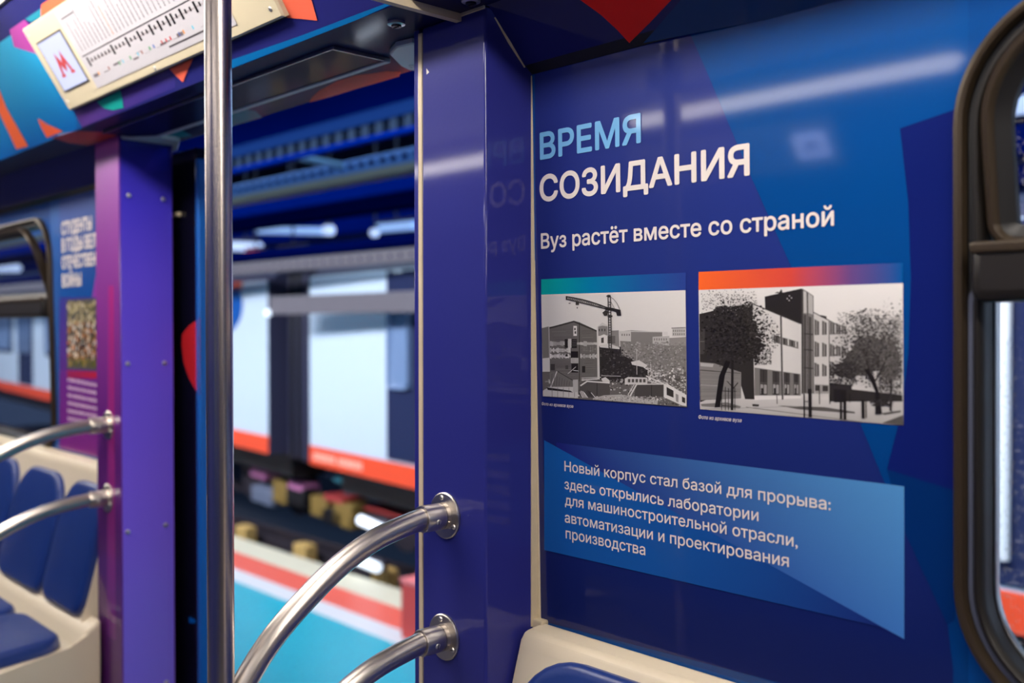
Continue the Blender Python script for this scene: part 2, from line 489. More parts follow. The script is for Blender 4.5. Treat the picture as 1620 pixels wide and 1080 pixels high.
def screw_mb(mb, c, n, r, h=0.0025, slot=True, ang=0.6):
    """a dome screw head with a slot, on a surface at c with normal n"""
    c = Vector(c); n = Vector(n).normalized(); u = n.orthogonal().normalized(); v = n.cross(u)
    rings = [(r, 0), (r * 0.98, h * 0.4), (r * 0.8, h * 0.85), (r * 0.45, h)]
    vs = []; fs = []; N = 14
    for rr, hh in rings:
        for q in range(N):
            a = 2 * math.pi * q / N; vs.append(c + u * (rr * math.cos(a)) + v * (rr * math.sin(a)) + n * hh)
    for i in range(3):
        for q in range(N): fs.append((i * N + q, i * N + (q + 1) % N, (i + 1) * N + (q + 1) % N, (i + 1) * N + q))
    fs.append(tuple(range(3 * N, 4 * N))); mb.mesh(vs, fs, SCREW)
    if slot:
        d = u * math.cos(ang) + v * math.sin(ang); e = n.cross(d)
        mb.mesh([c + d * (r * .8 * sx) + e * (r * .13 * sy) + n * (h * hz) for hz in (.5, 1.08) for sx, sy in ((-1, -1), (1, -1), (1, 1), (-1, 1))],
                [(0, 1, 2, 3), (4, 5, 6, 7), (0, 1, 5, 4), (1, 2, 6, 5), (2, 3, 7, 6), (3, 0, 4, 7)], SLOT)


# turn locks in the soffit
def turn_lock(px, py, label):
    p = SOF.at(px, py)
    t = world_thing('turn_lock', label, 'lock', (p.x, p.y, p.z))
    m = MB(); m.tube([p, p + Vector((0, 0, -.004)), p + Vector((0, 0, -.005))], [.014, .014, .012], SCREW, 20); m.build('ring', t)
    m = MB(); m.tube([p + Vector((0, 0, -.005)), p + Vector((0, 0, -.008))], .008, DARKCLAMP, 16)
    m.box(p + Vector((-.006, -.0012, -.009)), p + Vector((.006, .0012, -.0078)), SLOT); m.build('key_core', t, label='dark slotted core')


turn_lock(627, 35, 'small round metal turn lock in the dark soffit left of the near pillar')
turn_lock(745, -1, 'small round metal turn lock in the dark soffit right above the near pillar')


def stop_plate(pts, label, scr):
    q = [SOF.at(x, y) for x, y in pts]
    c = sum(q, Vector()) / len(q)
    t = world_thing('stop_plate', label, 'bracket', (c.x, c.y, ZS))
    m = MB(); n = len(q)
    dn = Vector((0, 0, -.008))
    vs = [v + Vector((0, 0, -.0006)) for v in q] + [v + dn for v in q] + [c + (v - c) * .93 + Vector((0, 0, -.010)) for v in q]
    fs = [tuple(range(n))] + [(i, (i + 1) % n, n + (i + 1) % n, n + i) for i in range(n)] + [(n + i, n + (i + 1) % n, 2 * n + (i + 1) % n, 2 * n + i) for i in range(n)] + [tuple(range(2 * n, 3 * n))]
    m.mesh(vs, fs, PLATE); m.build('plate', t, smooth=False)
    m = MB(); s = SOF.at(*scr); s.z = ZS - .010; screw_mb(m, s, (0, 0, -1), .006); m.build('screw', t)


stop_plate(Z1([(775, 862), (1000, 852), (1150, 880), (1130, 945), (1000, 960), (850, 932)], 0, 0, k), 'pale grey-green stop plate under the soffit at the top of the violet far pillar', (241, 232))
stop_plate(Z1([(1118, 315), (1160, 265), (1262, 240), (1300, 250), (1300, 425), (1250, 420), (1190, 390)], 340, 0, k), 'pale grey stop plate under the soffit beside the near pillar', (652, 95))

# ------------------------------------------------------------------ door pillars
pn = world_thing('door_pillar', 'glossy indigo door pillar in the middle with a beige seam and two handrail flanges', 'pillar', (-1.2, 1.04, 0))
m = MB()
XS = -1.2625
m.box((XS + 0.0015, YP, 0.0), (XPN1, 1.12, ZS - 0.0008), INK, 0.004, 3, cols=I(44, 47, 128))
for q in ([(674.5, 108), (679, 114), (675, 118)],):
    m.face([PILF.at(*z, .0004) for z in q], INK, I(230, 225, 220))
m.build('cladding', pn)
m = MB(); m.box((XPN0, YP, 0), (XS - 0.0065, 1.12, ZS - .0008), INK, 0.002, 2, cols=I(44, 47, 128)); m.face([PILF.at(*z, .0004) for z in ((666, 108), (668, 109), (667, 113))], INK, I(230, 225, 220)); m.face([PILF.at(*z, .0004) for z in ((664, 115), (667, 113), (667, 118))], INK, I(230, 225, 220)); m.build('edge_cladding', pn)
m = MB(); m.box((XS - 0.0075, YP - 0.0008, 0), (XS + 0.002, YP + .02, ZS - 0.008), SEAL, .0008, 1); m.build('seam_strip', pn, label='beige seam strip')

pf = world_thing('door_pillar', 'violet door pillar at the left with screws down its door side', 'pillar', (-2.56, 1.04, 0))
m = MB()
m.box((XPF0, YP, 0), (XPF1, 1.122, ZS - .0008), INK, .003, 2, cols=I(98, 46, 140))
kk = 4.045
fz = lambda pts: Z1(pts, 0, 220, kk)
# printed design on the door side: violet with a blue wedge on top
def strip(pl, ax, x0, x1, rows, lay, mb=m):
    for (za, ca), (zb, cb) in zip(rows, rows[1:]):
        if ax == 'j': q = [(XPF1 + lay, x0, za), (XPF1 + lay, x1, za), (XPF1 + lay, x1, zb), (XPF1 + lay, x0, zb)]
        else: q = [(x0, YP - lay, za), (x1, YP - lay, za), (x1, YP - lay, zb), (x0, YP - lay, zb)]
        mb.face(q, INK, [ca, ca, cb, cb])
strip(None, 'j', YP + .003, 1.119, [(0.02, I(136, 122, 236)), (1.0, I(122, 92, 230)), (1.2, I(112, 84, 226)), (1.5, I(96, 72, 216)), (1.7, I(70, 56, 200)), (ZS - .002, I(30, 34, 130))], .0003)
m.face([JAMB.at(*q, .0006) for q in fz([(1070, 55), (1082, 200), (900, 220), (1005, 60)])], INK, [I(30, 44, 180), I(44, 44, 180), I(62, 48, 172), I(30, 40, 160)])
strip(None, 'p', XPF0 + .003, XPF1 - .003, [(0.02, I(88, 38, 106)), (0.78, I(92, 36, 112)), (1.15, I(108, 38, 132)), (1.45, I(140, 54, 150)), (ZS - .002, I(150, 76, 165))], .0003)  # aisle face, darker towards the bottom
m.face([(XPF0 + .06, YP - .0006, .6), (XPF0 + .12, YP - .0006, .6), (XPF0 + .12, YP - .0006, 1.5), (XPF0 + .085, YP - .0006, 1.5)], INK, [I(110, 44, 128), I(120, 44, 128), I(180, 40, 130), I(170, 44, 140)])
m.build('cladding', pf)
for q in ((203.5, 309), (257.7, 315), (202, 575), (260, 574), (202, 841), (262, 830)):
    s = MB(); screw_mb(s, JAMB.at(*q, .0006), (1, 0, 0), .0058, .004); s.build('screw', pf)
s = MB(); screw_mb(s, JAMB.at(263, 1079, .0006), (1, 0, 0), .0058, .004); s.build('screw', pf)

# ------------------------------------------------------------------ sliding door leaf in its pocket (far side)
dl = MB()
DX = -2.392; DY0, DY1 = 1.150, 1.190
dl.box((-2.9, DY0, 0.0), (DX - .018, DY1, ZS - .02), INK, .002, 1, cols=I(10, 10, 26))
LEAF = Plane((0, DY0, 1), (0, -1, 0))
dl.face([LEAF.at(x, y, .0006) for x, y in [(316, 503), (300, 514), (288, 529), (287, 545), (291, 575), (299, 598), (310, 618), (316, 625)]], INK, I(190, 34, 40))
dl.face([LEAF.at(x, y, .0005) for x, y in [(299, 985), (309, 985), (309, 980), (299, 975)]], INK, I(0, 90, 170))
door = dl.build('door_1', kind='structure', smooth=False)
s = MB(); s.box((DX - .018, DY0 - .002, 0), (DX, DY1 + .002, ZS - .05), mat('blue_rubber_edge', (0, 92, 178), .4), .004, 2)
s.build('door_edge', door, label='bright blue rubber edge')
s = MB(); p = LEAF.at(281, 340); s.box(p + Vector((-.02, -.012, -.006)), p + Vector((.025, 0, .006)), SEAL, .003); s.build('latch', door)
dn = MB(); dn.box((XPN0 + .005, DY0, 0), (-0.62, DY1, ZS - .02), INK, .002, 1, cols=I(20, 24, 80)); dn.build('door_2', kind='structure')

# ------------------------------------------------------------------ poles and handrails
PX, PY = -1.202, 0.605
pole = world_thing('grab_pole', 'vertical steel grab pole standing in the aisle left of the open doorway view', 'pole', (PX, PY, 0))
m = MB(); m.tube([(PX, PY, 0.001), (PX, PY, 2.17)], .0172, STEELP, 32); m.build('tube', pole)
m = MB(); m.tube([(PX, PY, 1.826), (PX, PY, 1.832), (PX, PY, 1.90), (PX, PY, 1.906)], [.020, .0225, .0225, .02], DARKCLAMP, 28)
m.box((PX - .055, PY - .012, 1.845), (PX - .01, PY + .012, 1.885), DARKCLAMP, .004); m.build('clamp', pole, label='dark clamp collar near the top')
m = MB(); m.tube([(PX, PY, 0.0), (PX, PY, .012)], .045, STEEL, 28); m.build('foot_flange', pole)
m = MB(); m.tube([(PX, PY, 2.165), (PX, PY, 2.19)], .045, STEEL, 28); m.build('top_flange', pole)


fp = copy_tree(pole); fp.matrix_world = Matrix.Translation((-2.555, PY, 0)); fp['label'] = 'steel grab pole at the far side of the doorway carrying the two blurred far handrails'


def catmull(pts, n=8):
    P = [Vector(p) for p in pts]; P = [P[0] * 2 - P[1]] + P + [P[-1] * 2 - P[-2]]; out = []
    for i in range(1, len(P) - 2):
        for j in range(n):
            t = j / n; a, b, c, d = P[i - 1:i + 3]
            out.append(.5 * ((2 * b) + (c - a) * t + (2 * a - 5 * b + 4 * c - d) * t * t + (3 * b - a - 3 * c + d) * t ** 3))
    return out + [P[-2]]


def make_rail(label, zk=1.0):
    """local frame: origin at the centre of the flange, rail leaves along -Y"""
    t = thing('handrail', label, 'handrail', (0, 0, 0))
    pts = [(0, -.03, 0), (0, -.055, -.001), (0, -.126, -.016), (0, -.18, -.038), (0, -.233, -.071), (0, -.302, -.127), (0, -.353, -.19), (0, -.371, -.225)]
    m = MB(); m.tube(catmull([(x, y, z * zk) for x, y, z in pts]), .0166, STEEL, 28); m.build('tube', t)
    m = MB(); Y = lambda y: Vector((0, -y, 0))
    m.tube([Y(.0), Y(.0025), Y(.004), Y(.0042)], [.0362, .0362, .0345, .022], STEEL, 40)
    m.build('flange', t)
    m = MB()
    m.tube([Y(.003), Y(.046), Y(.048), Y(.048), Y(.044)], [.0208, .0208, .0200, .0172, .0170], STEEL, 36, cap=False)
    m.tube([Y(.012), Y(.0128)], .0211, SLOT, 36, cap=False); m.build('collar', t)
    for a in (100, 215, 330):
        a = math.radians(a); s = MB()
        screw_mb(s, (.0283 * math.cos(a), -.0041, .0283 * math.sin(a)), (0, -1, 0), .0042, .0022, ang=a); s.build('screw', t)
    s = MB(); d = Vector((.80, 0, -.15)).normalized(); screw_mb(s, d * .0206 + Y(.030), d, .0045, .0016); s.build('set_screw', t)
    return t


r1 = make_rail('upper of the two curved steel handrails from the near indigo pillar to the pole')
r1.location = PILF.at(705, 815)
r2 = copy_tree(r1); r2['label'] = 'lower of the two curved steel handrails on the near indigo pillar'; r2.location = PILF.at(703.5, 1007)
r3 = make_rail('upper blurred curved handrail on the violet far pillar by the blue seats', .6); r3.location = PILF.at(171.5, 672)
r4 = copy_tree(r3); r4['label'] = 'lower blurred curved handrail on the violet far pillar by the blue seats'; r4.location = PILF.at(170.5, 787)

# ------------------------------------------------------------------ windows
def rrect(x0, x1, z0, z1, r, n=10, rb=None):
    out = []; rb = r if rb is None else rb
    for cx, cz, a0, r in ((x1 - r, z1 - r, 0, r), (x0 + r, z1 - r, 90, r), (x0 + rb, z0 + rb, 180, rb), (x1 - rb, z0 + rb, 270, rb)):
        for i in range(n + 1):
            a = math.radians(a0 + 90 * i / n); out.append((cx + r * math.cos(a), cz + r * math.sin(a)))
    return out


def ring(mb, rect, r, prof, material, yfun, n=10, rb=None):
    """sweep a profile of (inset, height towards the aisle) round a rounded rectangle"""
    x0, x1, z0, z1 = rect; rows = []
    for d, h in prof:
        rows.append([Vector((x, yfun(z) - h, z)) for x, z in rrect(x0 + d, x1 - d, z0 + d, z1 - d, max(r - d, .012), n, None if rb is None else max(rb - d, .004))])
    N = len(rows[0]); vs = [v for rr in rows for v in rr]
    fs = [(i * N + q, i * N + (q + 1) % N, (i + 1) * N + (q + 1) % N, (i + 1) * N + q) for i in range(len(rows) - 1) for q in range(N)]
    mb.mesh(vs, fs, material)


def pane(mb, rect, r, material, yfun, h):
    x0, x1, z0, z1 = rect
    mb.face([Vector((x, yfun(z) - h, z)) for x, z in rrect(x0, x1, z0, z1, r, 8)], material)


def make_window(nm, X0, X1, tilt, gl):
    Z0, Z1_ = WZ0, WZ1; zb0, zb1 = 1.424, 1.484; R = .135
    rect = (X0, X1, Z0, Z1_)
    m = MB(); ring(m, rect, R, [(0, -.004), (0, .010), (.002, .0145), (.007, .016), (.011, .0145), (.0135, .006)], BRONZEL, yw, 14)
    win = m.build(nm, kind='structure')
    m = MB(); ring(m, rect, R, [(.013, .008), (.0135, .002), (.019, .001), (.0205, .007)], RUBBER, yw, 14)
    ring(m, rect, R, [(.0200, .006), (.0215, .0095), (.025, .0095), (.028, .006), (.0300, -.002), (.0310, -.026), (.033, -.030)], BRONZE, yw, 14); m.build('inner_frame', win, label='dark bronze inner frame')
    m = MB(); ring(m, (X0, X1, Z0, zb0 + .03), .02, [(.0135, .0025), (.0142, .0055), (.0190, .0055), (.0198, .0020)], GREYRUB, yw, 14, R); m.build('gasket', win, label='grey rubber gasket')
    m = MB(); m.box((X0 + .024, yw(1.45) - .030, zb0), (X1 - .024, yw(1.45) + .03, zb1), BRONZE, .012, 3)
    m.box((X0 + .026, yw(1.45) - .034, zb1 - .010), (X1 - .026, yw(1.45) - .02, zb1 + .002), BRONZEL, .003); m.build('middle_bar', win)
    m = MB(); r2 = (X0 + .0325, X1 - .0325, Z0 + .0325, zb0 + .02)
    pane(m, r2, .10, gl, yw, -.028); m.build('pane', win)
    m = MB(); ring(m, (X0 + .0300, X1 - .0300, Z0 + .0300, zb0 + .03), .012, [(0.001, -.022), (.0022, -.019), (.0035, -.022), (.0036, -.028)], ALU, yw, 12, .105); m.build('glazing_bead', win, label='shiny aluminium glazing bead')
    # tilting upper light
    hz0 = zb1 - .006; hrect = (X0 + .032, X1 - .032, hz0, Z1_ - .036)
    yf = lambda z: yw(hz0) + .012 - (z - hz0) * math.tan(tilt)
    m = MB(); ring(m, hrect, .105, [(0, -.012), (0, .010), (.003, .014), (.008, .014), (.012, .010), (.013, .006)], BRONZEL, yf, 14, .03)
    hp = m.build('hopper_frame', win)
    m = MB(); ring(m, hrect, .105, [(.0125, .0075), (.016, .004), (.026, -.002), (.027, -.010)], RUBBER, yf, 14, .03); m.build('hopper_gasket', hp)
    m = MB(); x0, x1, z0, z1 = hrect; pane(m, (x0 + .026, x1 - .026, z0 + .016, z1 - .026), .079, gl, yf, -.008); m.build('hopper_pane', hp)
    return win


make_window('window_1', WX0, WX1, math.radians(10), GLASSD)
make_window('window_2', VX0, VX1, math.radians(17), GLASS)

# ------------------------------------------------------------------ near poster
class Board:
    def __init__(s, plane): s.pl = plane

    def text(s, mb, body, L, Rr, top, col, lay, material, bold=0.0, shear=0.0, xs=None, space=1.0):
        """L baseline left px, Rr a px at the right end (or None with xs), top: px of cap height at left"""
        vs, fs = text_mesh(body, bold, shear, space)
        cap = .728
        p0 = s.pl.at(*L); pt = s.pl.at(*top)
        kz = (pt.z - p0.z) / cap
        x0 = min(v[0] for v in vs); x1 = max(v[0] for v in vs)
        if Rr is not None: kx = (s.pl.at(*Rr).x - p0.x) / (x1 - x0)
        else: kx = kz * xs
        pts = []
        for x, y in vs:
            X = p0.x + (x - x0) * kx; Z = p0.z + y * kz
            n = s.pl.n; Y = s.pl.p.y - ((X - s.pl.p.x) * n.x + (Z - s.pl.p.z) * n.z) / n.y
            pts.append(Vector((X, Y, Z)) + n * lay)
        b = bold * kz
        offs = [(0, 0)] if b < 1e-9 else [(b * math.cos(a * .7854), b * math.sin(a * .7854)) for a in range(8)]
        for j, (ox, oz) in enumerate(offs):
            mb.mesh([p + Vector((ox, -oz * s.pl.n.z / s.pl.n.y, oz)) + s.pl.n * (j * .00001) for p in pts], fs, material, col)
        return kx / kz


LAY = .00025
WHITE = I(238, 228, 222)
po = world_thing('exhibition_poster', 'glossy blue exhibition poster with white lettering and two archive photographs beside the right window', 'poster', (-.8, 1.09, 1.4))
m = MB()
P = lambda pts, col, l=1, mb=None, material=INK: (mb or m).face([WALL.at(x, y, l * LAY) for x, y in pts], material, col)
# background film, in world coordinates
x0, x1 = XPN1 + .004, WX0 + .012
zc = 0.935
m.face([Vector((x, yw(z) - LAY, z)) for x, z in ((x0, zc + .004), (x1, zc + .004), (x1, 1.785), (x0, 1.785))], INK, [I(0, 56, 122), I(0, 56, 122), I(0, 76, 152), I(0, 76, 152)])  # blue field darkens downwards, light fall-off painted into it
P([(845.5, 40), (1086, 40), (1121, 120), (1186, 275), (1249, 416), (1361, 670), (1431, 841), (1499, 988), (1508, 1060), (1506, 1150), (850, 980)],
  [I(40, 52, 132), I(44, 58, 136), I(44, 58, 136), I(38, 54, 134), I(33, 51, 130), I(26, 42, 116), I(22, 37, 106), I(20, 34, 100), I(18, 32, 96), I(18, 30, 92), I(18, 30, 92)], 2)  # darker lower corners: print tone plus weaker light painted in
P([(1424, 203), (1526, 168), (1518, 778), (1403, 742), (1421, 672), (1430, 620), (1437, 560), (1441, 440), (1437, 320)], I(14, 28, 104), 3)
P([(1403, 742), (1518, 778), (1510, 980), (1499, 988), (1431, 841)], I(0, 44, 108), 3)
bg = m.build('background', po, smooth=False)
# text box: two overlapping translucent wedges
m = MB()
def diag(x): return 696 + (x - 861) * (1011 - 696) / (1431 - 861)
def topy(x): return 702 + (x - 898.3) * (769 - 702) / (1430 - 898.3)
def boty(x): return 870 + (x - 862.6) * (1000 - 870) / (1431 - 862.6)
def mixc(a, b, t): return tuple(a[i] + (b[i] - a[i]) * t for i in range(3)) + (1,)
bgc = I(34, 40, 122); bgr = I(28, 36, 112)
N = 14
for i in range(N):
    xa = 880 + (1430.5 - 880) * i / N; xb = 880 + (1430.5 - 880) * (i + 1) / N
    ca = mixc(bgc, I(84, 150, 210), (i / N) ** 1.0); cb = mixc(bgc, I(84, 150, 210), ((i + 1) / N) ** 1.0)
    ca2 = mixc(bgc, I(66, 124, 200), (i / N) ** 1.1); cb2 = mixc(bgc, I(66, 124, 200), ((i + 1) / N) ** 1.1)
    ta, tb = topy(xa), topy(xb)
    P([(xa, max(ta, 0)), (xb, tb), (xb, diag(xb)), (xa, max(diag(xa), ta))], [ca, cb, cb2, ca2], 4)
    xa = 861 + (1431 - 861) * i / N; xb = 861 + (1431 - 861) * (i + 1) / N
    fa = (i / N) ** 1.5; fb = ((i + 1) / N) ** 1.5
    P([(xa, diag(xa)), (xb, diag(xb)), (xb, min(boty(xb), diag(xb) + 400) if boty(xb) > diag(xb) else diag(xb)), (xa, boty(xa) if boty(xa) > diag(xa) else diag(xa))],
      [mixc(I(24, 96, 176), bgr, fa), mixc(I(24, 96, 176), bgr, fb), mixc(I(24, 92, 172), bgr, fb), mixc(I(24, 92, 172), bgr, fa)], 5)
m.build('text_panel', po, label='light blue wedge shaped text panel', smooth=False)
bd = Board(WALL)
m = MB(); bd.text(m, 'ВРЕМЯ', (856.3, 251.7), (1013.8, 223.7), (856.3, 211.4), I(122, 186, 236), 6 * LAY, INK, .026)
m.build('title_lettering', po, label='pale blue title lettering', smooth=False)
m = MB(); bd.text(m, 'СОЗИДАНИЯ', (856, 318.3), (1185.6, 275.9), (856, 278.9), WHITE, 6 * LAY, INK, .027)
m.build('title_lettering', po, label='white title lettering', smooth=False)
m = MB(); bd.text(m, 'Вуз растёт вместе со страной', (857.5, 393), (1319.7, 355.2), (857.5, 369.7), WHITE, 6 * LAY, INK, .020)
m.build('subtitle_lettering', po, smooth=False)
m = MB()
for body, L, Rr, tp in (('Новый корпус стал базой для прорыва:', (894.5, 744.4), (1315.3, 808), 728.8), ('здесь открылись лаборатории', (894.5, 772.8), (1201, 824), 757),
                    ('для машиностроительной отрасли,', (895.2, 798), (1263, 866), 782.2), ('автоматизации и проектирования', (895, 825.3), (1249, 896), 809.3), ('производства', (896.4, 850.6), (1022, 876), 834.3)):
    bd.text(m, body, L, Rr, (L[0], tp), WHITE, 7 * LAY, INK, .010)
m.build('text_lettering', po, smooth=False)
for L, Rr, tp in (((858, 640.5), (908, 643.8), 635.6), ((1106.2, 661.8), (1174.2, 667.4), 656)):
    m = MB(); bd.text(m, 'Фото из архивов вуза', L, Rr, (L[0], tp), WHITE, 6 * LAY, INK, .008, shear=.2); m.build('caption_lettering', po, smooth=False)
# colour bands
def band(xs, top, bot, cols):
    m = MB()
    (xa, ya), (xb, yb) = top; (_, wa), (_, wb_) = bot
    for (fa, ca), (fb, cb) in zip(cols, cols[1:]):
        q = lambda f, y0, y1: (xa + (xb - xa) * f, y0 + (y1 - y0) * f)
        P([q(fa, ya, yb), q(fb, ya, yb), q(fb, wa, wb_), q(fa, wa, wb_)], [ca, cb, cb, ca], 5, m)
    m.build('colour_band', po, smooth=False)
    return m
band(None, ((856.3, 441.7), (1085, 431)), ((856.5, 466.7), (1085, 459.1)), [(0, I(8, 168, 160)), (.35, I(0, 122, 168)), (.7, I(28, 88, 156)), (1, I(44, 66, 146))])
band(None, ((1105.2, 430), (1428.5, 415.5)), ((1105.2, 458.7), (1428.5, 448)), [(0, I(255, 108, 40)), (.45, I(220, 76, 60)), (.75, I(104, 74, 136)), (1, I(0, 86, 158))])


# archive photographs ------------------------------------------------
def g(v, t=0): return lin((v + 4, v, max(0, v - 4)))


class Photo:
    def __init__(s, ox, oy, k, corners):
        s.ox, s.oy, s.k = ox, oy, k; s.m = MB(); s.lay = 5.0; s.c = corners; s.dab = False

    def p(s, pts, v, jit=0, lay=None):
        s.lay += .004 if not s.dab else .0004
        s.m.face([WALL.at(s.ox + x / s.k, s.oy + y / s.k, (lay or s.lay) * LAY) for x, y in pts], INK, v if isinstance(v, tuple) or isinstance(v, list) else g(v))

    def line(s, a, b, w_, v):
        d = Vector((b[0] - a[0], b[1] - a[1])); 
        if d.length == 0: return
        n = Vector((-d.y, d.x)).normalized() * (w_ / 2)
        s.p([(a[0] + n.x, a[1] + n.y), (b[0] + n.x, b[1] + n.y), (b[0] - n.x, b[1] - n.y), (a[0] - n.x, a[1] - n.y)], v)

    def r(s, x0, y0, x1, y1, v): s.p([(x0, y0), (x1, y0), (x1, y1), (x0, y1)], v)

    def inside(s, x, y):
        c = s.c
        for i in range(4):
            a, b = c[i], c[(i + 1) % 4]
            if (b[0] - a[0]) * (y - a[1]) - (b[1] - a[1]) * (x - a[0]) < 3.5 * ((b[0] - a[0]) ** 2 + (b[1] - a[1]) ** 2) ** .5 * 0 + 0: return False
        return True

    def dabs(s, n, fx, fy, size, tones, keep=None):
        s.lay += .02; s.dab = True; size = (size[0] * .7, size[1] * .72)
        s._dabs(int(n * 1.7), fx, fy, size, tones, keep); s.dab = False

    def _dabs(s, n, fx, fy, size, tones, keep):
        for _ in range(n):
            x, y = fx(), fy()
            if keep and not keep(x, y): continue
            sz = random.uniform(*size); a = random.uniform(0, 3.14); q = []
            nn = random.choice((3, 4, 5))
            for j in range(nn):
                t = a + 6.283 * j / nn; rr = sz * random.uniform(.6, 1.2); q.append((x + rr * math.cos(t), y + rr * .8 * math.sin(t)))
            if all(s.inside(*z) for z in q): s.p(q, random.randint(*tones))


U = random.uniform
G = random.gauss
f1 = Photo(840, 410, 4.5, [(73, 252), (1100, 220), (1110, 1052), (85, 975)])
f1.p(f1.c, [g(208), g(224), g(200), g(195)])
f1.p([(76, 490), (126, 478), (130, 700), (82, 705)], 112)
f1.p([(575, 508), (625, 505), (630, 620), (575, 620)], 128)
f1.p([(630, 512), (712, 505), (935, 518), (935, 560), (1000, 600), (1104, 590), (1106, 860), (900, 800), (640, 690)], 122)
f1.p([(632, 515), (712, 508), (712, 585), (632, 580)], 186)
f1.line((628, 512), (935, 517), 6, 190)
for i in range(4): f1.r(645 + i * 17, 530, 653 + i * 17, 545, 120)
f1.p([(866, 552), (985, 545), (985, 615), (866, 600)], 176); f1.p([(985, 560), (1103, 552), (1104, 615), (985, 612)], 140)
f1.p([(1005, 492), (1101, 490), (1102, 548), (1005, 548)], 184); f1.line((1000, 490), (1101, 486), 6, 110)
for i in range(6):
    f1.r(1012 + i * 15, 502, 1018 + i * 15, 516, 100); f1.r(1012 + i * 15, 526, 1018 + i * 15, 540, 100); f1.r(875 + i * 17, 562, 883 + i * 17, 578, 120)
f1.r(940, 515, 975, 540, 205)
f1.p([(470, 482), (508, 450), (546, 470), (548, 545), (474, 545)], 128); f1.p([(470, 482), (508, 450), (546, 470), (546, 478), (508, 472)], 190)
for i in range(3): f1.r(482 + i * 20, 495, 490 + i * 20, 512, 70)
f1.p([(484, 548), (520, 534), (576, 556), (576, 612), (484, 606)], 208); f1.p([(500, 560), (518, 555), (518, 595), (500, 595)], 70); f1.r(545, 545, 600, 600, 96)
f1.dabs(600, lambda: U(640, 1100), lambda: U(590, 860), (4, 15), (92, 168), lambda x, y: y > 560 + abs(x - 900) * .1)
f1.p([(485, 618), (640, 622), (645, 680), (730, 720), (830, 790), (835, 862), (660, 885), (490, 865)], 44)
f1.dabs(170, lambda: U(490, 830), lambda: U(640, 860), (4, 16), (28, 92), lambda x, y: y > 640 + max(0, x - 640) * .7)
f1.p([(490, 612), (560, 600), (632, 628), (630, 640), (490, 626)], 196); f1.p([(712, 730), (770, 718), (830, 755), (815, 770), (720, 750)], 205)
# main brick block
f1.p([(130, 482), (160, 476), (305, 437), (345, 448), (468, 505), (476, 850), (345, 880), (135, 810)], 100)
f1.p([(130, 482), (160, 476), (305, 437), (468, 505), (468, 516), (305, 449), (160, 488), (130, 494)], 58)
f1.line((345, 450), (345, 870), 5, 45); f1.line((474, 480), (478, 860), 9, 196)
for y0, v, a, b in ((600, 172, 135, 470), (648, 196, 135, 282), (690, 205, 135, 282), (690, 178, 352, 470), (640, 120, 350, 470)):
    for j in range(14):
        xa = a + (b - a) * j / 14; xb = a + (b - a) * (j + 1) / 14; h = U(7, 20)
        f1.p([(xa, y0 - h), (xb, y0 - h * U(.7, 1.2)), (xb, y0 + h), (xa, y0 + h * U(.5, 1))], int(v + U(-22, 14)))
for q in range(45):
    y = 500 + q * 8; f1.line((140 + U(0, 40), y), (325 - U(0, 100), y - 2), U(1, 2.6), int(U(72, 128)))
    f1.line((352 + U(0, 30), y + 8), (465 - U(0, 40), y + 6), U(1, 2.6), int(U(72, 128)))
for (a, b, c, d, v) in ((302, 474, 327, 545, 214), (308, 488, 318, 505, 60), (310, 512, 322, 530, 80), (240, 568, 262, 630, 36), (264, 566, 288, 630, 190), (288, 568, 327, 632, 34), (284, 655, 336, 702, 30), (284, 702, 338, 738, 190), (288, 742, 336, 806, 32), (364, 760, 386, 806, 40), (245, 676, 262, 692, 40), (245, 755, 265, 782, 72), (140, 745, 170, 790, 60)):
    f1.r(a, b, c, d, v)
for q in range(4): f1.line((286, 708 + q * 8), (338, 708 + q * 8), 2.5, 70); f1.line((292, 580 + q * 12), (324, 579 + q * 12), 2, 120)
f1.line((262, 815), (320, 765), 4, 190); f1.line((300, 790), (338, 795), 4, 205)
# foreground building site
f1.p([(80, 800), (135, 800), (345, 870), (480, 855), (660, 880), (832, 850), (1104, 800), (1110, 1052), (85, 975)], 96)
f1.dabs(520, lambda: U(84, 1105), lambda: U(800, 1045), (4, 17), (40, 220), lambda x, y: y > 850)
f1.dabs(220, lambda: U(840, 1105), lambda: U(770, 1000), (4, 15), (60, 232))
f1.p([(130, 805), (185, 795), (298, 862), (298, 912), (140, 905)], 108); f1.line((185, 795), (298, 862), 5, 60); f1.line((185, 797), (120, 960), 7, 200)
for q in range(8): f1.line((150 + q * 18, 815 + q * 8), (146 + q * 18, 900), 3, 74)
f1.p([(85, 935), (130, 908), (335, 908), (335, 988), (85, 974)], 190); f1.p([(110, 910), (280, 935), (300, 948), (120, 930)], 40)
for q in range(5): f1.line((150 + q * 40, 912), (150 + q * 40, 980), 3, 90)
f1.p([(298, 858), (335, 855), (336, 945), (300, 945)], 172)
f1.p([(350, 885), (400, 850), (560, 878), (562, 968), (385, 982), (340, 960)], 78); f1.line((352, 900), (400, 868), 10, 205); f1.line((395, 868), (560, 880), 9, 210); f1.line((470, 882), (470, 975), 4, 40)
f1.line((360, 860), (480, 850), 8, 200); f1.line((360, 845), (500, 840), 5, 190); f1.p([(500, 850), (530, 838), (560, 862), (560, 876), (510, 870)], 200)
f1.p([(748, 892), (945, 890), (945, 978), (735, 975)], 70); f1.line((748, 890), (945, 888), 7, 200); f1.line((858, 892), (858, 975), 4, 36); f1.line((705, 975), (755, 885), 10, 205); f1.line((690, 965), (735, 890), 6, 200)
f1.p([(668, 850), (690, 838), (826, 842), (828, 886), (668, 892)], 196)
for q in range(5): f1.r(690 + q * 27, 852, 708 + q * 27, 876, 80)
f1.line((820, 830), (985, 905), 9, 205); f1.line((830, 862), (930, 890), 7, 200)
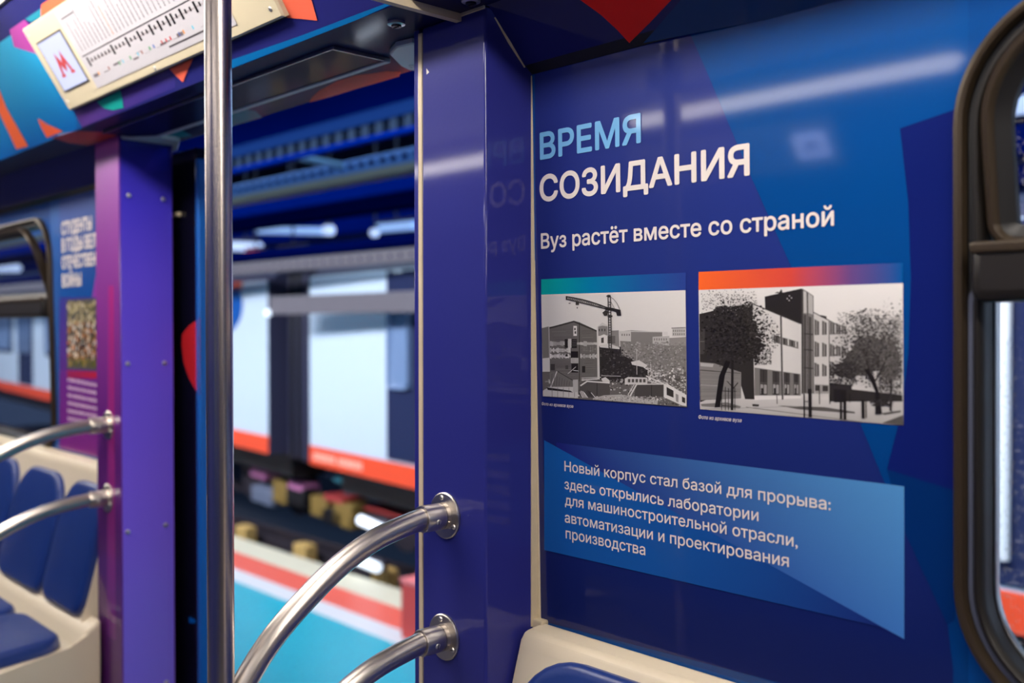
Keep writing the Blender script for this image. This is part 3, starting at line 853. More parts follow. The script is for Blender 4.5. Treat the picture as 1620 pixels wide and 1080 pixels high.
f1.p([(945, 890), (980, 892), (1106, 965), (1107, 1045), (1075, 1040), (945, 980)], 212); f1.p([(965, 908), (1015, 935), (1015, 985), (966, 965)], 48); f1.p([(1075, 975), (1098, 988), (1098, 1025), (1075, 1015)], 56); f1.p([(1030, 955), (1050, 965), (1050, 1020), (1032, 1010)], 140)
f1.p([(440, 990), (520, 968), (640, 962), (760, 985), (905, 1005), (900, 1034), (640, 1012), (440, 998)], 168); f1.dabs(120, lambda: U(450, 900), lambda: U(972, 1022), (3, 10), (80, 220))
for q in range(12): f1.line((340 + q * 8, 940 + U(-10, 10)), (360 + q * 9, 985), 3.5, random.choice((220, 40, 200)))
for x_ in (752, 853): f1.line((x_, 640 + (x_ - 752)), (x_ + 2, 820), 4, 190)
f1.line((500, 828), (640, 832), 4, 180)
# tower crane
f1.line((548, 260), (556, 640), 7, 60); f1.line((566, 268), (574, 640), 7, 70)
for q in range(19): f1.line((551, 300 + q * 18), (570, 312 + q * 18), 3, 64); f1.line((570, 300 + q * 18), (551, 312 + q * 18), 3, 64)
f1.p([(534, 262), (548, 252), (566, 254), (570, 270), (552, 272)], 50)
T = lambda t: (250 + 300 * t, 264 + 82 * t); Bt = lambda t: (252 + 300 * t, 284 + 74 * t)
for q in range(24):
    t = q / 24; tn = (q + 1) / 24; hump = lambda t: 10 * math.sin(3.14 * t)
    a = T(t); b = T(tn); c = Bt(t); d = Bt(tn)
    f1.line((a[0], a[1] - hump(t)), (b[0], b[1] - hump(tn)), 6, 40); f1.line(c, d, 6, 44)
    f1.line((a[0], a[1] - hump(t)), d, 3.2, 52); f1.line((b[0], b[1] - hump(tn)), c, 3.2, 52)
f1.r(248, 262, 258, 290, 40); f1.r(318, 300, 342, 326, 60); f1.r(326, 340, 333, 350, 60); f1.r(268, 310, 282, 316, 80)
f1.p([(525, 345), (580, 346), (638, 360), (642, 402), (612, 402), (606, 378), (580, 368), (530, 362)], 40); f1.p([(508, 380), (530, 362), (548, 370), (545, 400), (522, 402)], 52); f1.r(546, 398, 580, 412, 58)
cab = [(566, 268), (590, 285), (612, 312), (628, 345), (638, 380)]
for a, b in zip(cab, cab[1:]): f1.line(a, b, 3, 70)
f1.line((568, 300), (596, 352), 2.5, 90)
f1.m.build('photograph', po, label='archive photograph of a building site under a tower crane', smooth=False)

f2 = Photo(1090, 410, 4.0, [(61, 194), (1354, 151), (1357, 1050), (70, 948)])
f2.p(f2.c, [g(226), g(234), g(196), g(200)])
# ground
f2.p([(68, 890), (350, 882), (700, 866), (1000, 862), (1356, 900), (1357, 1050), (70, 948)], [g(200), g(196), g(212), g(206), g(190), g(170), g(180)])
f2.line((360, 935), (1100, 1030), 5, 120); f2.p([(75, 915), (240, 905), (330, 930), (320, 945), (80, 930)], 120)
f2.p([(560, 925), (860, 935), (1050, 965), (1050, 976), (700, 950)], 88); f2.p([(1210, 975), (1340, 955), (1340, 968), (1240, 985)], 80); f2.p([(1220, 1036), (1355, 985), (1357, 1050)], 84)
f2.p([(400, 915), (445, 918), (440, 932), (402, 930)], 60); f2.line((100, 948), (700, 930), 3, 150)
# right wing
f2.p([(788, 338), (870, 372), (945, 425), (1010, 470), (1010, 870), (795, 868)], 198)
for y0, y1 in ((382, 480), (520, 618), (655, 742)):
    for j, x0 in enumerate((794, 842, 892, 930, 965)):
        dx = j * 9; f2.p([(x0, y0 + dx * .9 - 4), (x0 + 30, y0 + 12 + dx * .9), (x0 + 30, y1 - 2 - dx * .1), (x0, y1 - dx * .2)], 92); f2.line((x0 + 14, y0 + dx), (x0 + 14, y1 - 6), 3, 170)
f2.line((788, 335), (945, 418), 6, 70); f2.p([(832, 352), (870, 360), (872, 378), (834, 366)], 60); f2.line((886, 392), (890, 860), 6, 80)
f2.p([(795, 790), (1010, 800), (1010, 850), (795, 850)], 150); f2.p([(798, 796), (828, 796), (828, 832), (798, 832)], 60); f2.p([(845, 798), (880, 800), (880, 835), (845, 835)], 60)
f2.p([(1000, 770), (1240, 810), (1352, 850), (1352, 868), (1000, 815)], 200); f2.p([(888, 780), (1030, 795), (1030, 822), (1350, 858), (1352, 900), (890, 900)], 46); f2.p([(915, 820), (995, 825), (995, 905), (918, 905)], 34)
# tower
f2.p([(479, 236), (710, 185), (714, 412), (585, 362), (482, 312)], 40); f2.p([(540, 214), (560, 205), (566, 216), (584, 188), (592, 205), (590, 214)], 50)
for q in ((632, 228), (618, 245), (645, 240), (630, 256)): f2.r(q[0], q[1], q[0] + 7, q[1] + 8, 180)
f2.p([(710, 185), (722, 188), (724, 850), (712, 852)], 60)
f2.p([(722, 188), (752, 206), (787, 230), (790, 850), (722, 850)], 122); f2.p([(724, 200), (742, 206), (745, 340), (726, 340)], 186); f2.p([(754, 214), (784, 234), (786, 350), (756, 340)], 176)
for x_, y0 in ((733, 345), (765, 360)): f2.p([(x_ - 9, y0), (x_ + 11, y0 + 6), (x_ + 11, 846), (x_ - 9, 846)], 84); f2.line((x_, y0 + 10), (x_ + 1, 846), 3, 50)
f2.line((750, 205), (752, 850), 4, 48); f2.line((786, 232), (790, 850), 4, 52)
for y in (470, 570, 685): f2.line((726, y), (786, y + 6), 6, 52)
# light facade
f2.p([(404, 284), (585, 362), (703, 412), (708, 868), (415, 892)], [g(214), g(214), g(206), g(200), g(206)])
f2.line((400, 280), (706, 408), 7, 64)
f2.p([(524, 474), (692, 522), (692, 566), (526, 522)], 96)
for q in range(7): f2.line((532 + q * 24, 478 + q * 7), (533 + q * 24, 520 + q * 6), 7, 40 if q % 2 else 200)
f2.p([(414, 684), (706, 726), (708, 864), (415, 864)], 118); f2.p([(414, 862), (708, 862), (708, 880), (415, 890)], 220)
for x_, w_, y0 in ((448, 48, 694), (528, 44, 706), (600, 38, 714), (662, 34, 722)):
    f2.p([(x_, y0), (x_ + w_, y0 + 5), (x_ + w_, 858), (x_, 858)], 62); f2.p([(x_ + 4, 790), (x_ + w_ - 4, 794), (x_ + w_ - 4, 850), (x_ + 4, 850)], 150)
    f2.line((x_ + w_ / 2, y0 + 6), (x_ + w_ / 2, 858), 4, 40); f2.r(x_ + 8, 815, x_ + w_ * .45, 856, 44); f2.line((x_, 780), (x_ + w_, 784), 4, 90)
f2.line((581, 360), (592, 888), 10, 62); f2.line((587, 365), (598, 885), 3, 160)
# dark left block
f2.p([(65, 346), (170, 322), (176, 298), (235, 291), (250, 300), (403, 282), (414, 886), (355, 884), (330, 800), (70, 905)], 46)
f2.p([(70, 650), (160, 658), (330, 715), (330, 880), (74, 892)], 128); f2.line((72, 700), (325, 722), 5, 60); f2.line((72, 795), (180, 800), 4, 176); f2.p([(72, 655), (156, 662), (150, 682), (74, 676)], 172)
for q in range(26): f2.line((75, 705 + q * 7), (325, 722 + q * 6), 1.6, int(U(96, 150)))
f2.r(70, 440, 100, 600, 66); f2.line((72, 520), (98, 520), 5, 100)
# left tree
def crown(cx, cy, rx, ry, v, n=44):
    f2.p([(cx + rx * U(.78, 1.12) * math.cos(6.283 * i / n), cy + ry * U(.78, 1.12) * math.sin(6.283 * i / n)) for i in range(n)], v)
crown(290, 490, 165, 140, 44); crown(350, 560, 130, 85, 40)
f2.dabs(1000, lambda: G(300, 105), lambda: G(470, 100), (5, 17), (22, 62), lambda x, y: (x - 300) ** 2 / 240 ** 2 + (y - 470) ** 2 / 230 ** 2 < 1 and x < 540)
f2.dabs(260, lambda: U(80, 430), lambda: G(262, 38), (3, 8), (70, 150))
f2.dabs(260, lambda: U(380, 570), lambda: G(480, 100), (3, 9), (34, 84), lambda x, y: (x - 300) ** 2 / 275 ** 2 + (y - 480) ** 2 / 200 ** 2 < 1)
f2.dabs(150, lambda: U(420, 520), lambda: U(570, 665), (3, 8), (40, 70))
f2.p([(232, 640), (262, 650), (228, 730), (196, 935), (162, 938), (190, 740)], 26); f2.line((275, 650), (272, 955), 16, 34)
for x_ in (206, 230, 250, 290): f2.line((x_, 810 + U(-20, 10)), (x_, 955), 4, 34)
f2.line((205, 832), (300, 836), 4, 40); f2.line((205, 925), (300, 932), 4, 46); f2.line((270, 830), (310, 780), 6, 40); f2.line((268, 800), (240, 770), 5, 40)
# right trees
crown(1150, 590, 150, 120, 84); crown(1090, 640, 120, 90, 70); crown(1270, 640, 70, 150, 96); crown(1000, 700, 90, 60, 60)
f2.dabs(1150, lambda: G(1140, 95), lambda: G(560, 115), (4, 14), (34, 100), lambda x, y: (x - 1140) ** 2 / 235 ** 2 + (y - 570) ** 2 / 260 ** 2 < 1 and x > 905)
f2.dabs(420, lambda: U(940, 1345), lambda: G(400, 50), (3, 8), (90, 170), lambda x, y: y > 310 + abs(x - 1150) * .12)
f2.dabs(420, lambda: U(1230, 1348), lambda: G(590, 130), (4, 12), (56, 130), lambda x, y: y < 800)
f2.dabs(240, lambda: U(1200, 1345), lambda: U(650, 850), (4, 12), (44, 110))
f2.dabs(200, lambda: U(890, 1060), lambda: U(650, 790), (4, 11), (28, 70))
f2.p([(1130, 690), (1170, 740), (1200, 830), (1222, 978), (1178, 982), (1180, 840), (1150, 770), (1110, 700)], 30); f2.line((1180, 770), (1240, 650), 9, 44); f2.line((1160, 760), (1120, 640), 8, 40); f2.line((1280, 760), (1275, 960), 14, 54)
for x_, y0, y1, w_ in ((728, 850, 1000, 9), (765, 820, 1000, 22), (960, 830, 1012, 14), (985, 840, 1016, 18), (1100, 890, 1008, 20), (1120, 900, 1005, 6), (824, 800, 915, 5), (890, 860, 915, 7), (1016, 850, 905, 7), (556, 860, 915, 5)): f2.line((x_, y0), (x_ + 2, y1), w_, 34)
f2.line((725, 900), (770, 900), 5, 50); f2.dabs(50, lambda: U(1150, 1290), lambda: U(890, 925), (8, 18), (34, 70))
f2.m.build('photograph', po, label='archive photograph of a light factory building between trees', smooth=False)

# ------------------------------------------------------------------ far poster
pz = world_thing('exhibition_poster', 'blurred blue and purple exhibition poster with white heading beside the far left window', 'poster', (-2.95, 1.09, 1.3))
m = MB(); xa, xb = VX1 - .012, XPF0 - .003
WP = lambda x, z, l: Vector((x, yw(z) - l * LAY, z))
m.face([WP(xa, 1.0135, 1), WP(xb, 1.0135, 1), WP(xb, 1.785, 1), WP(xa, 1.785, 1)], INK, I(44, 96, 170))
P([(94, 300), (154, 290), (154, 428), (150, 470), (94, 470)], [I(66, 90, 160), I(66, 90, 160), I(10, 86, 168), I(10, 80, 160), I(10, 84, 165)], 2, m)
P([(154, 420), (160, 420), (160, 470), (146, 470)], I(150, 60, 170), 3, m)
P([(94, 470), (160, 470), (160, 724), (94, 709)], [I(60, 60, 150), I(70, 50, 140), I(130, 46, 140), I(124, 42, 140)], 3, m)
P([(94, 585), (160, 590), (160, 724), (94, 709)], [I(118, 46, 150), I(124, 46, 150), I(140, 44, 140), I(134, 42, 140)], 4, m)
m.build('background', pz, smooth=False)
m = MB()
for body, L, tp in (('СТУДЕНТЫ', (98.9, 371.3), 352), ('В ГОДЫ ВЕЛИКОЙ', (99, 398.5), 378.5), ('ОТЕЧЕСТВЕННОЙ', (99, 425), 406.5), ('ВОЙНЫ', (99.5, 453.6), 434.5)):
    bd.text(m, body, L, None, (L[0], tp), WHITE, 6 * LAY, INK, .04, xs=.86)
m.build('title_lettering', pz, label='white heading', smooth=False)
f3 = Photo(0, 480, 4.045, [(425, -20), (700, -40), (700, 432), (430, 415)])
f3.p(f3.c, 92)
for _ in range(700):
    x = U(432, 690); y = U(-10, 400)
    base = random.choice(((150, 110, 70), (196, 140, 90), (226, 208, 180), (70, 56, 44), (110, 96, 60), (205, 120, 60), (60, 50, 48), (230, 220, 205)))
    if y < 120: base = random.choice(((150, 140, 100), (190, 176, 130), (96, 92, 60), (210, 196, 160)))
    if y > 360: base = random.choice(((120, 110, 50), (160, 140, 70), (90, 96, 40)))
    h = U(8, 26); w_ = U(4, 9); q = [(x - w_, y), (x, y - h), (x + w_, y), (x, y + h)]
    if all(f3.inside(*z) for z in q): f3.p(q, lin(base))
f3.m.build('photograph', pz, label='colour photograph of a group of people', smooth=False)
m = MB(); P(Z1([(428, 428), (760, 445), (760, 480), (428, 478)], 0, 480, 4.045), [I(170, 40, 90), I(220, 36, 50), I(220, 36, 50), I(150, 40, 100)], 6, m); m.build('colour_band', pz, smooth=False)
m = MB()
for i in range(6):
    y = 600.5 + i * 12.3
    x = 107
    while x < 162:
        w_ = U(1.6, 3.0); sl_ = .20 * (x - 107)
        P([(x, y + sl_ - 3.2), (x + w_, y + sl_ - 2.8), (x + w_, y + sl_ + 2.8), (x, y + sl_ + 2.4)], I(228, 190, 222), 6, m); x += w_ + U(.5, 1.3)
m.build('text_lettering', pz, label='small pale pink text lines', smooth=False)

# ------------------------------------------------------------------ route map display on the cove
def route_display(label, mirror=False):
    t = world_thing('route_map_display', label, 'display', (-1.93, .80 if not mirror else mir(.80), 2.0))
    n = COVE.n; X = Vector((1, 0, 0)); V = Vector((0, CB[0] - CA[0], CB[1] - CA[1])).normalized()
    a = COVE.at(118, 172); b = COVE.at(455, 15); O = Vector((a.x, a.y, a.z)); L = b.x - a.x
    c = COVE.at(48, 40); H = (c - a).dot(V)

    def loc(u, v, h):
        p = O + X * (u * L) + V * (v * H) + n * h
        if mirror: p = Vector((-4.32 - p.x, mir(p.y), p.z))
        return p
    th = .014
    m = MB()

    def slab(u0, u1, v0, v1, h0, h1, material, mb, r=.0, ins=.0):
        q = [(u0, v0), (u1, v0), (u1, v1), (u0, v1)]
        du, dv = ins / L, ins / H
        q2 = [(u0 + du, v0 + dv), (u1 - du, v0 + dv), (u1 - du, v1 - dv), (u0 + du, v1 - dv)]
        vs = [loc(*z, h0) for z in q] + [loc(*z, h1 - ins) for z in q] + [loc(*z, h1) for z in q2]
        fs = [(3, 2, 1, 0)] + [(i, (i + 1) % 4, 4 + (i + 1) % 4, 4 + i) for i in range(4)] + [(4 + i, 4 + (i + 1) % 4, 8 + (i + 1) % 4, 8 + i) for i in range(4)] + [(8, 9, 10, 11)]
        mb.mesh(vs, fs, material)
    slab(0, 1, 0, 1, .0016, th, CREAM, m, ins=.004); slab(.008, .992, -.012, .02, .002, .006, RUBBER, m)
    m.build('housing', t, smooth=False)
    sc0, sc1, sv0, sv1 = .036, .190, .20, .80
    m = MB(); slab(sc0, sc1, sv0, sv1, th - .001, th + .0012, RUBBER, m)
    m.mesh([loc(*z, th + .0014) for z in ((sc0 + .004, sv0 + .02), (sc1 - .004, sv0 + .02), (sc1 - .004, sv1 - .02), (sc0 + .004, sv1 - .02))], [(0, 1, 2, 3)], mat('lit_screen', (120, 125, 150), .2, emit=(190, 196, 235), estr=.85 if not mirror else 7.0))
    sc = m.build('screen', t, smooth=False)
    m = MB(); RED = mat('red_sign_letter', (150, 40, 44), .4, emit=(190, 70, 70), estr=.4)
    um, vm, hu, hv = .5 * (sc0 + sc1), .49, .040, .14
    M_ = [(-1, -1), (-.45, -1), (-.45, -.8), (-.55, -.75), (-.36, -.1), (0, -.75), (.36, -.1), (.55, -.75), (.45, -.8), (.45, -1), (1, -1), (1, -.8), (.85, -.78), (.42, .95), (0, .05), (-.42, .95), (-.85, -.78), (-1, -.8)]
    m.mesh([loc(um + x * hu, vm + y * hv, th + .0018) for x, y in M_], [tuple(range(len(M_)))], RED); m.build('letter', sc, label='red letter М', smooth=False)
    m = MB()
    m.mesh([loc(*z, th + .0012) for z in ((.21, .10), (.86, .10), (.86, .965), (.21, .965))], [(0, 1, 2, 3)], PAPER, I(188, 186, 192))

    def q4(u0, v0, u1, v1, col, h=.0016): m.mesh([loc(*z, th + h) for z in ((u0, v0), (u1, v0), (u1, v1), (u0, v1))], [(0, 1, 2, 3)], PAPER, col)
    rnd = random.Random(5)
    q4(.225, .445, .86, .455, I(40, 34, 40)); q4(.235, .366, .86, .378, I(170, 160, 165))
    for i in range(32):
        u = .238 + i * .0192
        big = i in (0, 7, 11, 14, 17, 19, 21, 22, 24, 27)
        q4(u, .325 if big else .36, u + (.008 if big else .006), .425 if big else .40, I(24, 22, 26), .0018)
        tl = rnd.uniform(.18, .42)
        v = .50
        while v < .50 + tl:
            d = rnd.uniform(.006, .02); q4(u + .001, v, u + .0045, v + d, I(96, 92, 98) if i != 9 else I(220, 110, 60)); v += d + .006
        if big or i % 3 == 0:
            q4(u - .012, .22 + rnd.uniform(-.03, .03), u + .014, .235 + rnd.uniform(-.03, .01), I(120, 112, 118)); q4(u + .016, .215, u + .021, .25, rnd.choice((I(200, 60, 60), I(60, 160, 90), I(70, 110, 190), I(230, 150, 60), I(150, 90, 80), I(100, 190, 215))))
    for u in (.225, .245): q4(u, .86, u + .05, .875, I(120, 115, 120))
    q4(.6, .16, .8, .175, I(80, 76, 80)); q4(.78, .24, .84, .25, I(60, 56, 60)); q4(.78, .2, .83, .21, I(60, 56, 60))
    m.build('map_sheet', t, label='white printed line map', smooth=False)
    m = MB()
    for i in range(9):
        m.mesh([loc(*z, th + .0005) for z in ((.885 + .006 * i, .45), (.888 + .006 * i, .45), (.888 + .006 * i, .75), (.885 + .006 * i, .75))], [(0, 1, 2, 3)], SLOT)
    m.build('speaker_slots', t, smooth=False)
    for u, v in ((.975, .10), (.02, .9), (.02, .1), (.5, .045)):
        s = MB(); screw_mb(s, loc(u, v, th), n if not mirror else Vector((0, -n.y, n.z)), .0045, .002); s.build('screw', t)
    return t


route_display('cream route map display with a small lit screen on the colourful cove at upper left')
route_display('route map display on the opposite cove, a blue glint mirrored in the near poster', True)

# ------------------------------------------------------------------ benches
def cushion(mb, outline, O, ex, ez, en, t, material, edge=.02):
    """pillow from a 2-D outline on a tilted plane; crowned front"""
    cx = sum(p[0] for p in outline) / len(outline); cy = sum(p[1] for p in outline) / len(outline)
    rings = [(1, 0), (1, t * .45)]
    w_ = max(abs(p[0] - cx) for p in outline)
    for q in range(1, 5):
        a = q / 4 * math.pi / 2; rings.append((1 - edge / w_ * (1 - math.cos(a)), t * .45 + t * .55 * math.sin(a)))
    rings += [(.6, t * 1.12), (.25, t * 1.18)]
    vs = []; n = len(outline)
    for sc, h in rings:
        for x, y in outline: vs.append(O + ex * (cx + (x - cx) * sc) + ez * (cy + (y - cy) * sc) + en * h)
    fs = [(i * n + q, i * n + (q + 1) % n, (i + 1) * n + (q + 1) % n, (i + 1) * n + q) for i in range(len(rings) - 1) for q in range(n)]
    fs.append(tuple(range((len(rings) - 1) * n, len(rings) * n))); fs.append(tuple(reversed(range(n))))
    mb.mesh(vs, fs, material)


def pad_outline(w_, h, rt, rb, n=8):
    out = []
    for cx, cz, a0, r in ((w_ - rt, h - rt, 0, rt), (rt, h - rt, 90, rt), (rb, rb, 180, rb), (w_ - rb, rb, 270, rb)):
        for i in range(n + 1):
            a = math.radians(a0 + 90 * i / n); out.append((cx + r * math.cos(a), cz + r * math.sin(a)))
    return out


def bench(label, x0, x1, dz, pads, ztop, xb0=None, xb1=None, xs0=None, xs1=None):
    t = world_thing('bench_seat', label, 'seat', ((x0 + x1) / 2, .8, 0))
    xb0 = x0 if xb0 is None else xb0; xb1 = x1 if xb1 is None else xb1
    top = ztop
    back = [(yw(top) - .0008, top - .0), (1.052, top - .006), (1.043, top - .018), (.948, .575 + dz), (.93, .545 + dz), (.975, .50), (yw(.5) - .001, .50)]
    def solid(mb, prof, a, b, bev):
        bm = bmesh.new(); v0 = [bm.verts.new((a, y, z)) for y, z in prof]; v1 = [bm.verts.new((b, y, z)) for y, z in prof]; n = len(prof)
        bm.faces.new(v0); bm.faces.new(list(reversed(v1)))
        for i in range(n): bm.faces.new((v0[(i + 1) % n], v0[i], v1[i], v1[(i + 1) % n]))
        bmesh.ops.bevel(bm, geom=list(bm.edges), offset=bev, segments=3, profile=.5, affect='EDGES'); mb.bm(bm, BEIGE, bev=bev)
    m = MB(); solid(m, back, xb0, xb1, .009); m.build('back_shell', t)
    seat = [(.972, .60 + dz), (.93, .575 + dz), (.90, .53 + dz), (.60, .505 + dz), (.575, .48 + dz), (.585, .40), (.70, .34), (.72, .03), (.972, .03)]
    m = MB(); solid(m, seat, xs0 if xs0 is not None else x0, xs1 if xs1 is not None else x1, .012); m.build('seat_shell', t)
    O0 = Vector((0, .948, .575 + dz)); E0 = Vector((0, 1.043, top - .018)); ez = (E0 - O0).normalized(); en = Vector((0, -ez.z, ez.y)); ex = Vector((1, 0, 0)); H = (E0 - O0).length
    for (a, b, hh) in pads:
        m = MB(); cushion(m, pad_outline(b - a, hh, .12 if b - a > .3 else .1, .05), O0 + ex * a + ez * .012 + en * -.002, ex, ez, en, .022, BLUESEAT); m.build('back_cushion', t)
    S0 = Vector((0, .895, .531 + dz)); S1 = Vector((0, .60, .506 + dz)); sy = (S1 - S0).normalized(); sn = Vector((0, sy.z, -sy.y)); sn = sn if sn.z > 0 else -sn
    for i, (a, b, hh) in enumerate(pads):
        if i == 0 and xs1 is not None: b = xs1 - .03
        m = MB(); cushion(m, pad_outline(b - a, .30, .03, .06), S0 + ex * a, ex, sy, sn, .035, BLUESEAT, .018); m.build('seat_cushion', t)


bench('beige bench back with blue leatherette cushion below the near poster', -1.100, 1.6, 0.0, [(-1.078, -.655, .342), (-.625, -.205, .342), (-.175, .245, .342)], .938)
bench('blurred row of beige seats with domed blue backs at lower left behind the handrails', -5.2, -2.645, .045, [(-2.955, -2.66, .342), (-3.36, -2.972, .342), (-3.765, -3.377, .342), (-4.17, -3.782, .342)], 1.012, xs1=-2.585)

# ------------------------------------------------------------------ ceiling lamps of the carriage
LAMPM2 = mat('dim_lamp_diffuser', (255, 250, 240), 0.4, emit=(255, 246, 236), estr=LAMP_STRENGTH * .34)


def ceiling_lamp(x0, x1, y0, y1, label, group, LM):
    t = world_thing('ceiling_lamp', label, 'lamp', ((x0 + x1) / 2, (y0 + y1) / 2, 2.16), group)
    m = MB(); e_ = .022; lo_ = [(x0 + e_, y0 + e_, 2.108), (x1 - e_, y0 + e_, 2.108), (x1 - e_, y1 - e_, 2.108), (x0 + e_, y1 - e_, 2.108)]; hi_ = [(x0, y0, 2.145), (x1, y0, 2.145), (x1, y1, 2.145), (x0, y1, 2.145)]
    m.mesh(lo_ + hi_, [(3, 2, 1, 0)] + [(i, (i + 1) % 4, 4 + (i + 1) % 4, 4 + i) for i in range(4)], LM); m.build('diffuser', t, smooth=False)
    m = MB()
    m.box((x0 - .012, y0 - .012, 2.146), (x1 + .012, y1 + .012, 2.196), CEIL, .004, 1); m.build('trim_frame', t)


for (y0, y1, lb, gp) in ((.40, .53, 'long white lamp in the ceiling row above the poster side of the car', 'ceiling lamps above the poster side'),
                         (mir(.515), mir(.44), 'long white lamp in the ceiling row on the opposite side of the car', 'ceiling lamps on the opposite side')):
    for x0 in (-6.2, -4.4, -2.6, -.8, 1.0): ceiling_lamp(x0, x0 + 1.3, y0, y1, lb, gp, LAMPM if y0 > 0 else LAMPM2)

# ================================================================== outside: the depot
ZF = -1.2
TURQ = mat('turquoise_floor_paint', (16, 176, 200), .35, var=.05, vscale=2)
WHITEP = mat('white_floor_paint', (225, 225, 230), .4); REDP = mat('red_floor_paint', (240, 104, 88), .4, var=.05); CREAMP = mat('cream_edge_paint', (222, 214, 190), .5, var=.08)
CONC = mat('dark_pit_concrete', (46, 46, 54), .7, var=.2)
fl = MB()
def slabf(y0, y1, material): fl.box((-40, y0, ZF - .25), (-1.8, y1, ZF), material)
slabf(1.3, 4.83, TURQ); slabf(4.83, 5.08, WHITEP); slabf(5.08, 5.46, REDP); slabf(5.46, 5.86, CREAMP)
fl.build('floor_depot', kind='structure')
fl = MB(); fl.box((-40, 5.86, -2.5), (-1.8, 16, -2.4), CONC); fl.box((-40, 5.80, -2.4), (-1.8, 5.858, ZF - .26), CONC); fl.build('floor_pit', kind='structure')
fl = MB(); fl.box((-1.79, 1.3, ZF - .25), (12, 5.2, ZF), TURQ); fl.build('floor_depot_right', kind='structure')
dw = MB(); dw.box((-45, 16, -2.5), (15, 16.2, 6), mat('depot_wall_blue', (18, 40, 110), .6, var=.2, vscale=.4)); dw.build('wall_depot', kind='structure')
dw = MB(); dw.box((-45, 1.3, 5.2), (15, 16, 5.3), mat('depot_roof_black', (12, 13, 20), .6)); dw.build('ceiling_depot', kind='structure')

YELL = mat('yellow_post_paint', (212, 176, 108), .5, var=.15, vscale=6); YELD = mat('yellow_grimy_paint', (140, 114, 58), .6, var=.35, vscale=5)
RAILM = mat('dark_rail_steel', (62, 56, 66), .45, .4, var=.15); BLACKM = mat('black_underframe', (20, 20, 26), .5)
DECK = Plane((0, 0, ZF), (0, 0, 1))
def yplane(y): return Plane((0, y, 0), (0, -1, 0))

# rails on posts
YR = 6.45; ZR = ZF + .02
def rail(y, z, label):
    t = world_thing('track_rail', label, 'rail', (-20, y, z))
    m = MB(); m.box((-40, y - .035, z - .05), (-3, y + .035, z), RAILM, .01); m.build('rail_head', t)
    m = MB(); m.box((-40, y - .012, z - .13), (-3, y + .012, z - .05), RAILM); m.build('rail_web', t)
    m = MB(); m.box((-40, y - .07, z - .15), (-3, y + .07, z - .13), RAILM); m.build('rail_foot', t)
rail(YR, ZR, 'near dark rail of the pit track carried on yellow posts'); rail(YR + 1.5, ZR, 'far dark rail of the pit track in the shadow under the opposite train')
rb = MB(); rb.box((-40, YR - .1, ZR - .34), (-3, YR + .1, ZR - .151), RAILM, .01); tag(rb.build('rail_beam'), 'dark steel beam under the near pit rail', 'beam')
pl = yplane(YR - .13)
proto = None
posts = []
for (xa, xb, lb) in ((390, 417, 'yellow post left under the near pit rail, next to the steel pole'), (484, 511, 'yellow post under the near pit rail behind the upper handrail'), (609, 640, 'yellow post under the near pit rail close to the near pillar')):
    yc = 514 + (840 - 514) * 1.0
    a = pl.at(xa, 820); b = pl.at(xb, 820)
    posts.append(((a.x + b.x) / 2, lb))
    w_ = abs(b.x - a.x) / 2
t = thing('pit_post', posts[0][1], 'post', (0, 0, 0), group='yellow posts under the pit rail')
m = MB(); m.box((-.14, -.09, 0), (.14, .09, 1.235), YELL, .03); m.build('column', t)
m = MB(); m.box((-.2, -.13, 0), (.2, .13, .04), YELL, .01); m.build('foot_plate', t)
for i, (x, lb) in enumerate(posts):
    o = t if i == 0 else copy_tree(t)
    o.location = (x, YR - .26, -2.399); o['label'] = lb

# pit lamps
EM = mat('pit_lamp_glow', (240, 245, 255), .3, emit=(225, 240, 255), estr=1.2)
for (xa, ya, xb, yb, lb) in ((570, 822, 606, 838, 'glowing white tube lamp above the pit rail behind the handrail'), (562, 884, 598, 898, 'glowing white tube lamp below the pit rail near the pillar')):
    q = yplane(YR - .55); a = q.at(xa, ya); b = q.at(xb, yb)
    t = world_thing('pit_lamp', lb, 'lamp', tuple((a + b) / 2))
    m = MB(); m.tube([a, b], .05, EM, 16); m.build('tube', t)
    m = MB(); m.box(((min(a.x, b.x)), a.y + .06, min(a.z, b.z) - .05), (max(a.x, b.x), a.y + .12, max(a.z, b.z) + .05), RAILM, .01); m.build('bracket', t)

# red box at the platform edge
p = DECK.at(640, 1016)
t = world_thing('floor_box', 'red metal box standing on the depot floor edge just left of the near pillar', 'box', (p.x, p.y, ZF))
m = MB(); m.box((p.x - .12, 4.95, ZF + .001), (p.x + .5, 5.45, ZF + .48), mat('red_box_paint', (216, 70, 62), .45), .02); m.build('body', t)
m = MB(); m.box((p.x - .13, 4.94, ZF + .46), (p.x + .51, 5.46, ZF + .5), mat('pink_lid', (226, 120, 120), .45), .015); m.build('lid', t)

